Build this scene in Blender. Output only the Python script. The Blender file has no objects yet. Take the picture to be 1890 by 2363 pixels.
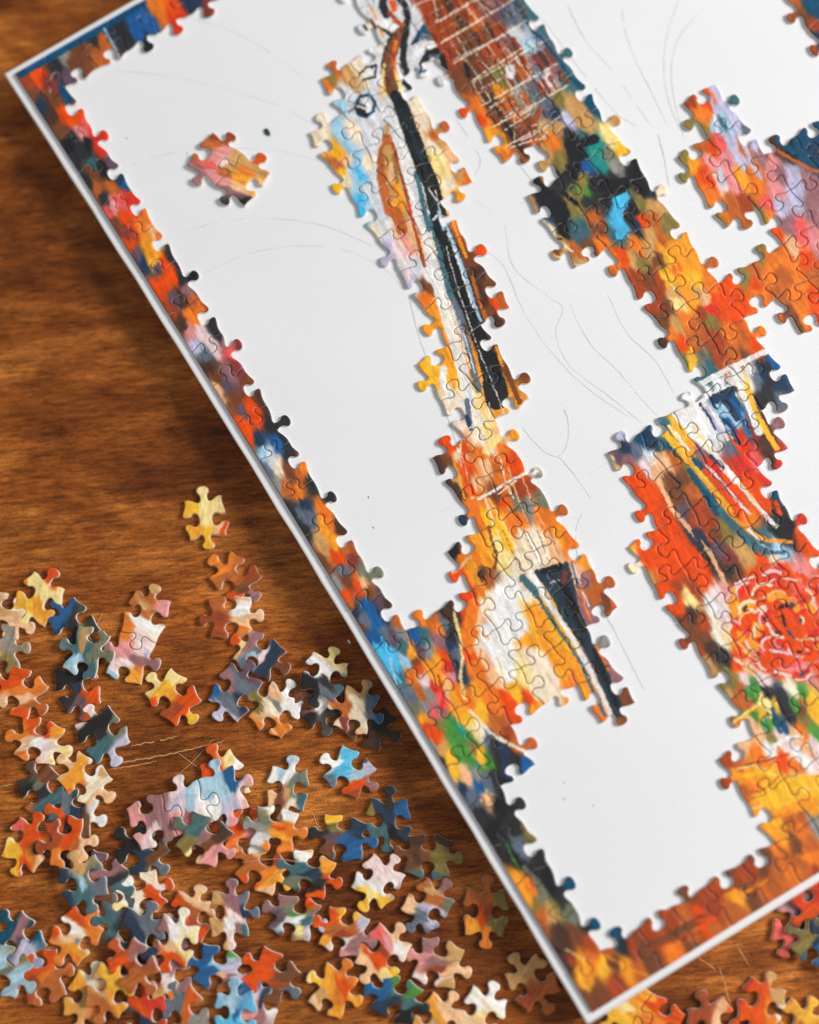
import bpy, math, random
import numpy as np
from mathutils import Matrix, Vector, kdtree
from mathutils.geometry import delaunay_2d_cdt

# ------------------------------------------------------------------ camera
# units: 1 Blender unit = 1 cm; the board surface is z = 0, the table is below it
U = 1.9                                   # height of one puzzle piece in cm
F = 3300.0                                # focal length for a 1890 x 2363 picture
R = np.array([[0.8490002190854812, -0.5280993371271666, -0.01759881014876001],
              [0.5244427432301532, 0.8381216408482025, 0.1500397421190402],
              [-0.06448594471694141, -0.13661334220259658, 0.9885233217614038]])
CAM = np.array([0.25822699, -19.15182043, 31.60258085]) * U
sc = bpy.context.scene
sc.unit_settings.scale_length = 0.01
cam = bpy.data.cameras.new('camera'); co = bpy.data.objects.new('camera', cam)
sc.collection.objects.link(co)
m = Matrix([list(R.T[i]) + [CAM[i]] for i in range(3)] + [[0, 0, 0, 1]])
co.matrix_world = m
cam.sensor_fit = 'VERTICAL'; cam.sensor_height = 36.0; cam.sensor_width = 36.0
cam.lens = 36.0 * F / 2363.0
cam.clip_start = 1.0; cam.clip_end = 2000.0
cam.dof.use_dof = True
cam.dof.focus_distance = 61.2
cam.dof.aperture_fstop = 0.0155
sc.camera = co

# ------------------------------------------------------------------ light
sc.view_settings.view_transform = 'Standard'
sc.view_settings.look = 'None'
sc.view_settings.exposure = 0.0
sc.view_settings.gamma = 1.0
w = bpy.data.worlds.new('World'); sc.world = w; w.use_nodes = True
bg = w.node_tree.nodes['Background']
bg.inputs[0].default_value = (0.97, 0.98, 1.0, 1); bg.inputs[1].default_value = 0.37
IX, IY = R[0], R[1]                        # picture right and picture up, in the world


def window_light(name, az, el, dist, sx, sy, power, col):
    """a big window: az degrees from picture-right towards picture-up"""
    d = IX * math.cos(math.radians(az)) + IY * math.sin(math.radians(az)); d[2] = 0; d /= np.linalg.norm(d)
    p = np.array([14., -27., 0]) + dist * (d * math.cos(math.radians(el)) + np.array([0, 0, math.sin(math.radians(el))]))
    l = bpy.data.lights.new(name, 'AREA'); l.shape = 'RECTANGLE'; l.size = sx; l.size_y = sy
    l.energy = power; l.color = col
    o = bpy.data.objects.new(name, l); sc.collection.objects.link(o)
    o.location = p
    o.rotation_euler = (Vector((14., -27., 0)) - Vector(p)).to_track_quat('-Z', 'Y').to_euler()


window_light('window_light', 12, 40, 220, 90, 75, 550000, (1.0, 0.978, 0.945))

rnd = random.Random(7)
C = bpy.data.collections.new('puzzle'); sc.collection.children.link(C)
ZT = -1.7                                  # table height (board is 2 cm thick)
TH = 0.22                                  # thickness of a loose piece with its curled edge
TB = 0.16                                  # thickness of a piece pressed into the puzzle


def unproj(x, y, z=0.0):
    """picture point (1890 x 2363) -> world point on the plane at height z"""
    d = R.T @ np.array([(x - 945) / F, -(y - 1181.5) / F, -1.0])
    s = (z - CAM[2]) / d[2]
    p = CAM + d * s
    return p[0], p[1]


def proj_np(x, y, z):
    c0 = R[0, 0] * (x - CAM[0]) + R[0, 1] * (y - CAM[1]) + R[0, 2] * (z - CAM[2])
    c1 = R[1, 0] * (x - CAM[0]) + R[1, 1] * (y - CAM[1]) + R[1, 2] * (z - CAM[2])
    c2 = R[2, 0] * (x - CAM[0]) + R[2, 1] * (y - CAM[1]) + R[2, 2] * (z - CAM[2])
    return 945 + F * c0 / -c2, 1181.5 - F * c1 / -c2


# the die-cut grid: corner positions of column c, row r
CX = [-0.0829367048222129, 8.470109758618632, 0.27199568599755564, -0.3117028090577014, -0.15827771934035084, 0.11378925601774853, 0.021172126713223882, 0.1563379209237752]
CY = [0.0467956262676183, -0.0776657942210841, -10.092528284266166, 0.21228192409557783, 0.038918366705544605, -0.04056281939607914, 5.943308457334595e-05, -0.09386178078584145]
OX = [0.002, -0.014, 0.017, -0.003, -0.003, 0.009, -0.028, 0.04, -0.034, 0.005, 0.014, 0.03, -0.019, 0.0, 0.012, -0.01, 0.015, -0.012, 0.01, -0.01, 0.012, 0, 0, 0]
OY = [0.0, -0.046, 0.032, -0.014, 0.045, 0.019, 0.021, 0.016, -0.004, -0.016, 0.033, 0.001, -0.002, -0.024, -0.022, -0.012, 0.005, 0.006, -0.013, -0.023, 0.022, 0.032, 0.016, 0.09, 0.017, -0.021, -0.017, 0, 0]


def corner(c, r):
    a, b = c / 10.0, r / 10.0
    bs = [1, a, b, a * b, b * b, a * a, b * b * b, a * b * b]
    x = sum(p * q for p, q in zip(bs, CX)) + OX[min(max(int(c), 0), 23)]
    y = sum(p * q for p, q in zip(bs, CY)) + OY[min(max(int(r), 0), 28)]
    return np.array([x * U, y * U])


# ------------------------------------------------------------------ materials
def nt(name):
    mt = bpy.data.materials.new(name); mt.use_nodes = True
    t = mt.node_tree; b = t.nodes['Principled BSDF']
    return mt, t, b


def node(t, kind, **kw):
    n = t.nodes.new(kind)
    for k, v in kw.items():
        if k in ('inp',):
            for i, val in v.items(): n.inputs[i].default_value = val
        else: setattr(n, k, v)
    return n


def ramp(t, stops):
    n = t.nodes.new('ShaderNodeValToRGB'); e = n.color_ramp.elements
    while len(e) > 1: e.remove(e[-1])
    e[0].position, e[0].color = stops[0][0], stops[0][1]
    for p, c in stops[1:]:
        k = e.new(p); k.color = c
    return n


def lin(r, g, b):
    f = lambda v: (v / 255 / 12.92) if v <= 10.31 else ((v / 255 + 0.055) / 1.055) ** 2.4
    return (f(r), f(g), f(b), 1.0)


# printed, lightly varnished face of the pieces
M_PRINT, t, b = nt('printed_face')
at_ = node(t, 'ShaderNodeAttribute', attribute_name='print')
tc = node(t, 'ShaderNodeNewGeometry')
n1 = node(t, 'ShaderNodeTexNoise', inp={'Scale': 9.0, 'Detail': 5.0, 'Roughness': 0.7})
n2 = node(t, 'ShaderNodeTexNoise', inp={'Scale': 30.0, 'Detail': 3.0})
mp = node(t, 'ShaderNodeMapping'); mp.inputs['Rotation'].default_value = (0, 0, -0.9); mp.inputs['Scale'].default_value = (3.2, 0.8, 1)
t.links.new(tc.outputs['Position'], mp.inputs['Vector']); t.links.new(mp.outputs[0], n1.inputs['Vector'])
t.links.new(tc.outputs['Position'], n2.inputs['Vector'])
r1 = ramp(t, [(0.25, (0.70, 0.70, 0.70, 1)), (0.5, (1, 1, 1, 1)), (0.78, (1.25, 1.25, 1.25, 1))])
t.links.new(n1.outputs['Fac'], r1.inputs[0])
mx = node(t, 'ShaderNodeMix', data_type='RGBA', blend_type='MULTIPLY'); mx.inputs['Factor'].default_value = 1.0
t.links.new(at_.outputs['Color'], mx.inputs[6]); t.links.new(r1.outputs[0], mx.inputs[7])
n4 = node(t, 'ShaderNodeTexNoise', inp={'Scale': 26.0, 'Detail': 2.0, 'Roughness': 0.9})
t.links.new(tc.outputs['Position'], n4.inputs['Vector'])
r4 = ramp(t, [(0.3, (0.84, 0.84, 0.84, 1)), (0.7, (1.14, 1.14, 1.14, 1))]); t.links.new(n4.outputs['Fac'], r4.inputs[0])
mx4 = node(t, 'ShaderNodeMix', data_type='RGBA', blend_type='MULTIPLY'); mx4.inputs['Factor'].default_value = 1.0
t.links.new(mx.outputs[2], mx4.inputs[6]); t.links.new(r4.outputs[0], mx4.inputs[7]); t.links.new(mx4.outputs[2], b.inputs['Base Color'])
b.inputs['Roughness'].default_value = 0.40; b.inputs['Specular IOR Level'].default_value = 0.30
bp = node(t, 'ShaderNodeBump', inp={'Strength': 0.10, 'Distance': 0.02})
t.links.new(n2.outputs['Fac'], bp.inputs['Height']); t.links.new(bp.outputs[0], b.inputs['Normal'])

# grey-beige cardboard on the cut sides
M_CARD, t, b = nt('cardboard_side')
n1 = node(t, 'ShaderNodeTexNoise', inp={'Scale': 22.0, 'Detail': 4.0})
r1 = ramp(t, [(0.3, lin(205, 198, 188)), (0.7, lin(246, 243, 238))])
t.links.new(n1.outputs['Fac'], r1.inputs[0]); t.links.new(r1.outputs[0], b.inputs['Base Color'])
b.inputs['Roughness'].default_value = 0.9

# white coated board
M_BOARD, t, b = nt('white_board')
tc = node(t, 'ShaderNodeNewGeometry')
n1 = node(t, 'ShaderNodeTexNoise', inp={'Scale': 14.0, 'Detail': 8.0, 'Roughness': 0.75})
n3 = node(t, 'ShaderNodeTexNoise', inp={'Scale': 0.12, 'Detail': 2.0})
t.links.new(tc.outputs['Position'], n1.inputs['Vector']); t.links.new(tc.outputs['Position'], n3.inputs['Vector'])
r1 = ramp(t, [(0.3, lin(222, 222, 224)), (0.7, lin(243, 243, 245))])
t.links.new(n1.outputs['Fac'], r1.inputs[0])
r3 = ramp(t, [(0.3, (0.95, 0.955, 0.97, 1)), (0.7, (1, 1, 1, 1))])
t.links.new(n3.outputs['Fac'], r3.inputs[0])
mx = node(t, 'ShaderNodeMix', data_type='RGBA', blend_type='MULTIPLY'); mx.inputs['Factor'].default_value = 1.0
t.links.new(r1.outputs[0], mx.inputs[6]); t.links.new(r3.outputs[0], mx.inputs[7]); t.links.new(mx.outputs[2], b.inputs['Base Color'])
b.inputs['Roughness'].default_value = 0.6; b.inputs['Specular IOR Level'].default_value = 0.3
bp = node(t, 'ShaderNodeBump', inp={'Strength': 0.06, 'Distance': 0.01})
t.links.new(n1.outputs['Fac'], bp.inputs['Height']); t.links.new(bp.outputs[0], b.inputs['Normal'])

M_RIM, t, b = nt('white_rim')
n1 = node(t, 'ShaderNodeTexNoise', inp={'Scale': 6.0, 'Detail': 8.0, 'Roughness': 0.8})
r1 = ramp(t, [(0.3, lin(214, 208, 202)), (0.7, lin(236, 232, 228))])
t.links.new(n1.outputs['Fac'], r1.inputs[0]); t.links.new(r1.outputs[0], b.inputs['Base Color'])
b.inputs['Roughness'].default_value = 0.7

M_PENCIL, t, b = nt('pencil_line')
n1 = node(t, 'ShaderNodeTexNoise', inp={'Scale': 30.0, 'Detail': 4.0})
r1 = ramp(t, [(0.35, lin(200, 203, 210)), (0.7, lin(236, 236, 239))])
t.links.new(n1.outputs['Fac'], r1.inputs[0]); t.links.new(r1.outputs[0], b.inputs['Base Color'])
b.inputs['Roughness'].default_value = 0.8

# stained wood
M_WOOD, t, b = nt('stained_wood')
tc = node(t, 'ShaderNodeNewGeometry')
ang = math.atan2(R[0, 1], R[0, 0]) + math.radians(5)      # grain runs across the picture
rot = node(t, 'ShaderNodeVectorRotate', rotation_type='Z_AXIS'); rot.inputs['Angle'].default_value = -ang
t.links.new(tc.outputs['Position'], rot.inputs['Vector'])


def grain(sx, sy, scale, det, rough, dist=0.0):
    mpn = node(t, 'ShaderNodeMapping'); mpn.inputs['Scale'].default_value = (sx, sy, 1)
    t.links.new(rot.outputs[0], mpn.inputs['Vector'])
    n = node(t, 'ShaderNodeTexNoise', inp={'Scale': scale, 'Detail': det, 'Roughness': rough, 'Distortion': dist})
    t.links.new(mpn.outputs[0], n.inputs['Vector'])
    return n


g1 = grain(0.38, 1.0, 0.34, 4, 0.6, 0.8)       # broad figure
g2 = grain(0.12, 1.0, 3.0, 6, 0.7, 0.4)       # streaks
g3 = grain(0.13, 1.0, 9.0, 6, 0.9)
g5 = grain(1.0, 1.0, 16.0, 3, 0.8)          # pores
g4 = grain(0.7, 1.0, 0.16, 4, 0.6, 0.5)            # cloudy stain
r1 = ramp(t, [(0.28, lin(90, 40, 9)), (0.5, lin(140, 76, 24)), (0.72, lin(196, 122, 54))])
t.links.new(g1.outputs['Fac'], r1.inputs[0])
r2 = ramp(t, [(0.34, (0.68, 0.63, 0.56, 1)), (0.5, (1, 1, 1, 1)), (0.66, (1.25, 1.24, 1.2, 1))])
t.links.new(g2.outputs['Fac'], r2.inputs[0])
r3 = ramp(t, [(0.38, (0.34, 0.27, 0.20, 1)), (0.50, (1, 1, 1, 1)), (0.62, (1.55, 1.5, 1.45, 1))])
t.links.new(g3.outputs['Fac'], r3.inputs[0])
r4 = ramp(t, [(0.32, (0.62, 0.57, 0.5, 1)), (0.66, (1.32, 1.34, 1.36, 1))])
t.links.new(g4.outputs['Fac'], r4.inputs[0])
r5 = ramp(t, [(0.35, (0.66, 0.66, 0.66, 1)), (0.65, (1.3, 1.3, 1.3, 1))])
t.links.new(g5.outputs['Fac'], r5.inputs[0])
prev = r1.outputs[0]
for q in (r2, r3, r4, r5):
    mx = node(t, 'ShaderNodeMix', data_type='RGBA', blend_type='MULTIPLY'); mx.inputs['Factor'].default_value = 1.0
    t.links.new(prev, mx.inputs[6]); t.links.new(q.outputs[0], mx.inputs[7]); prev = mx.outputs[2]
t.links.new(prev, b.inputs['Base Color'])
b.inputs['Roughness'].default_value = 0.5; b.inputs['Specular IOR Level'].default_value = 0.22
bp = node(t, 'ShaderNodeBump', inp={'Strength': 0.25, 'Distance': 0.03})
t.links.new(g3.outputs['Fac'], bp.inputs['Height']); t.links.new(bp.outputs[0], b.inputs['Normal'])


def flat_mat(name, rgb, rough=0.7, var=0.15):
    mt, t, b = nt(name)
    n = node(t, 'ShaderNodeTexNoise', inp={'Scale': 12.0, 'Detail': 3.0})
    c = lin(*rgb)
    r = ramp(t, [(0.3, tuple(v * (1 - var) for v in c[:3]) + (1,)), (0.7, tuple(min(1, v * (1 + var)) for v in c[:3]) + (1,))])
    t.links.new(n.outputs['Fac'], r.inputs[0]); t.links.new(r.outputs[0], b.inputs['Base Color'])
    b.inputs['Roughness'].default_value = rough
    return mt


M_SCRATCH = flat_mat('pale_scratch', (196, 142, 88)); M_GROOVE = flat_mat('dark_groove', (58, 30, 12))
M_HAIR = flat_mat('pale_fibre', (214, 176, 140)); M_LINT = flat_mat('white_lint', (225, 222, 220)); M_CRUMB = flat_mat('dark_crumb', (18, 62, 70))


def tag(o, label=None, cat=None, group=None, kind=None):
    if label: o['label'] = label
    if cat: o['category'] = cat
    if group: o['group'] = group
    if kind: o['kind'] = kind
    return o


def add(name, me, parent=None):
    o = bpy.data.objects.new(name, me); C.objects.link(o)
    if parent is not None: o.parent = parent
    return o


def mesh_from(name, verts, faces, mat, smooth=False):
    me = bpy.data.meshes.new(name); me.from_pydata([tuple(v) for v in verts], [], faces)
    me.materials.append(mat)
    if smooth: me.polygons.foreach_set('use_smooth', [True] * len(me.polygons))
    me.update()
    return me


# ------------------------------------------------------------------ table and board
S = 400.0
tag(add('table_top', mesh_from('table_top', [(-S, -S, ZT), (S, -S, ZT), (S, S, ZT), (-S, S, ZT)], [(0, 1, 2, 3)], M_WOOD)), kind='structure')
# ------------------------------------------------------------------ which cells of the grid are filled
ROWS = {1: [(0, 6)], 2: [(0, 0)], 3: [(0, 0), (9, 9)], 4: [(0, 0), (9, 12)], 5: [(0, 0), (7, 12)],
        6: [(0, 0), (6, 8), (10, 12)], 7: [(0, 0), (6, 8), (10, 12)], 8: [(0, 0), (6, 8), (10, 12)],
        9: [(0, 0), (6, 7), (11, 12), (19, 20)], 10: [(0, 0), (6, 7), (10, 12), (15, 15), (19, 20)],
        11: [(0, 0), (6, 7), (10, 12), (14, 15), (20, 20)], 12: [(0, 0), (5, 6), (11, 12), (14, 18)],
        13: [(0, 0), (5, 6), (11, 12), (15, 18)], 14: [(0, 0), (4, 5), (11, 17)], 15: [(0, 0), (4, 5), (11, 12), (14, 16)],
        16: [(0, 0), (3, 5), (8, 12), (15, 15)], 17: [(0, 5), (8, 11)], 18: [(0, 5), (7, 10)], 19: [(0, 4), (7, 10)],
        20: [(0, 1), (4, 4), (7, 10)], 21: [(0, 0), (7, 11)], 22: [(0, 0), (7, 10)], 23: [(0, 0), (6, 10)],
        24: [(0, 0), (6, 9)], 25: [(0, 9)]}
# knob directions read off the cut lines: V = between columns (+ right), H = between rows (+ down)
VS = """1,1- 1,2- 1,3+ 1,4- 1,5- 1,6- 1,7+ 1,8- 1,9+ 1,10- 1,11+ 1,12- 1,13+ 1,14- 1,15+ 1,16- 1,17+ 1,18+ 1,19+ 1,20- 1,21+ 1,22- 1,23+ 1,24+ 1,25+
2,25- 3,25- 4,25- 5,25- 6,25- 9,3- 9,4- 7,5+ 6,6+ 7,6- 8,6+ 9,6- 6,7- 7,7+ 8,7- 9,7+ 6,8+ 7,8- 8,8+ 9,8- 6,9- 7,9+ 8,9- 6,10+ 7,10- 8,10+ 6,11- 7,11+ 8,11-
5,12- 6,12+ 7,12- 5,13+ 6,13- 7,13+ 4,14+ 5,14- 6,14+ 4,15- 5,15+ 6,15+ 3,16- 4,16+ 5,16- 6,16+ 2,17- 3,17+ 4,17- 5,17+ 6,17- 2,18+ 3,18+ 4,18+ 5,18- 6,18+
2,19- 3,19+ 4,19- 5,19+ 2,20+ 4,20+ 5,20- 10,7- 10,8+ 11,9- 10,10+ 10,11- 11,12- 11,13+ 11,14- 11,15+ 13,6- 13,7+ 13,8- 13,9+ 13,10- 13,11+ 13,12- 13,13+ 13,15+
14,15- 8,16+ 8,17- 7,18- 7,19+ 7,20- 7,21+ 7,22- 6,23- 6,24+ 13,16- 12,17+ 11,18- 11,19+ 11,20- 15,10- 16,10+ 16,11- 14,11- 14,12+ 15,13+ 19,9- 19,10- 20,11-"""
HS = """1,2- 2,2- 3,2+ 4,2+ 5,2+ 6,2- 7,5- 8,5+ 6,6- 9,6+ 6,7+ 7,7- 6,8- 7,8+ 8,8- 8,9+ 6,9+ 7,9- 6,10- 7,10+ 6,11+ 7,11- 6,12- 7,12+ 5,12+ 5,13- 6,13+ 6,14- 5,14+ 4,14-
4,15+ 5,15- 4,16- 5,16+ 3,16+ 3,17- 4,17+ 5,17- 1,17- 2,17+ 2,18- 3,18+ 4,18- 5,18+ 5,19- 0,18- 1,18+ 0,17+ 0,16- 0,15+ 0,14- 0,13- 0,12- 0,11+ 0,10- 0,9+ 0,8- 0,19- 1,19-
2,19+ 3,19- 4,19+ 2,20- 3,20+ 4,20- 4,21+ 0,20- 1,20+ 1,21- 0,21+ 0,22- 0,23+ 0,24- 0,25+ 1,25- 2,25+ 3,25- 4,25+ 5,25+ 10,9+ 10,10- 10,12- 13,14+ 14,14- 13,15- 14,16-
10,16- 9,16+ 8,16- 7,18+ 6,23+ 12,17+ 11,18+ 15,10+ 14,11+ 14,13+ 16,12- 17,12+"""

# ------------------------------------------------------------------ oil colours of the printed picture
PAL = dict(o=(238, 130, 42), O=(234, 84, 14), r=(222, 58, 40), b=(196, 106, 48), B=(128, 76, 48), d=(54, 54, 58), n=(44, 64, 92),
           u=(36, 100, 160), Q=(46, 62, 74), c=(84, 194, 236), t=(70, 112, 122), s=(106, 116, 132), g=(84, 150, 66), G=(142, 126, 68), y=(250, 190, 52),
           Y=(250, 224, 150), w=(240, 238, 236), p=(230, 150, 150), P=(240, 214, 214), l=(194, 190, 216), m=(160, 112, 118), k=(242, 190, 144),
           T=(208, 160, 100), e=(150, 146, 142), a=(248, 164, 46), R=(172, 76, 40), D=(84, 58, 48), K=(38, 40, 44), N=(16, 84, 116),
           v=(108, 86, 102), C=(168, 206, 228), L=(218, 218, 222), h=(122, 126, 106), M=(140, 66, 60), F=(244, 226, 200), q=(40, 150, 140), x=(238, 100, 96))
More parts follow.
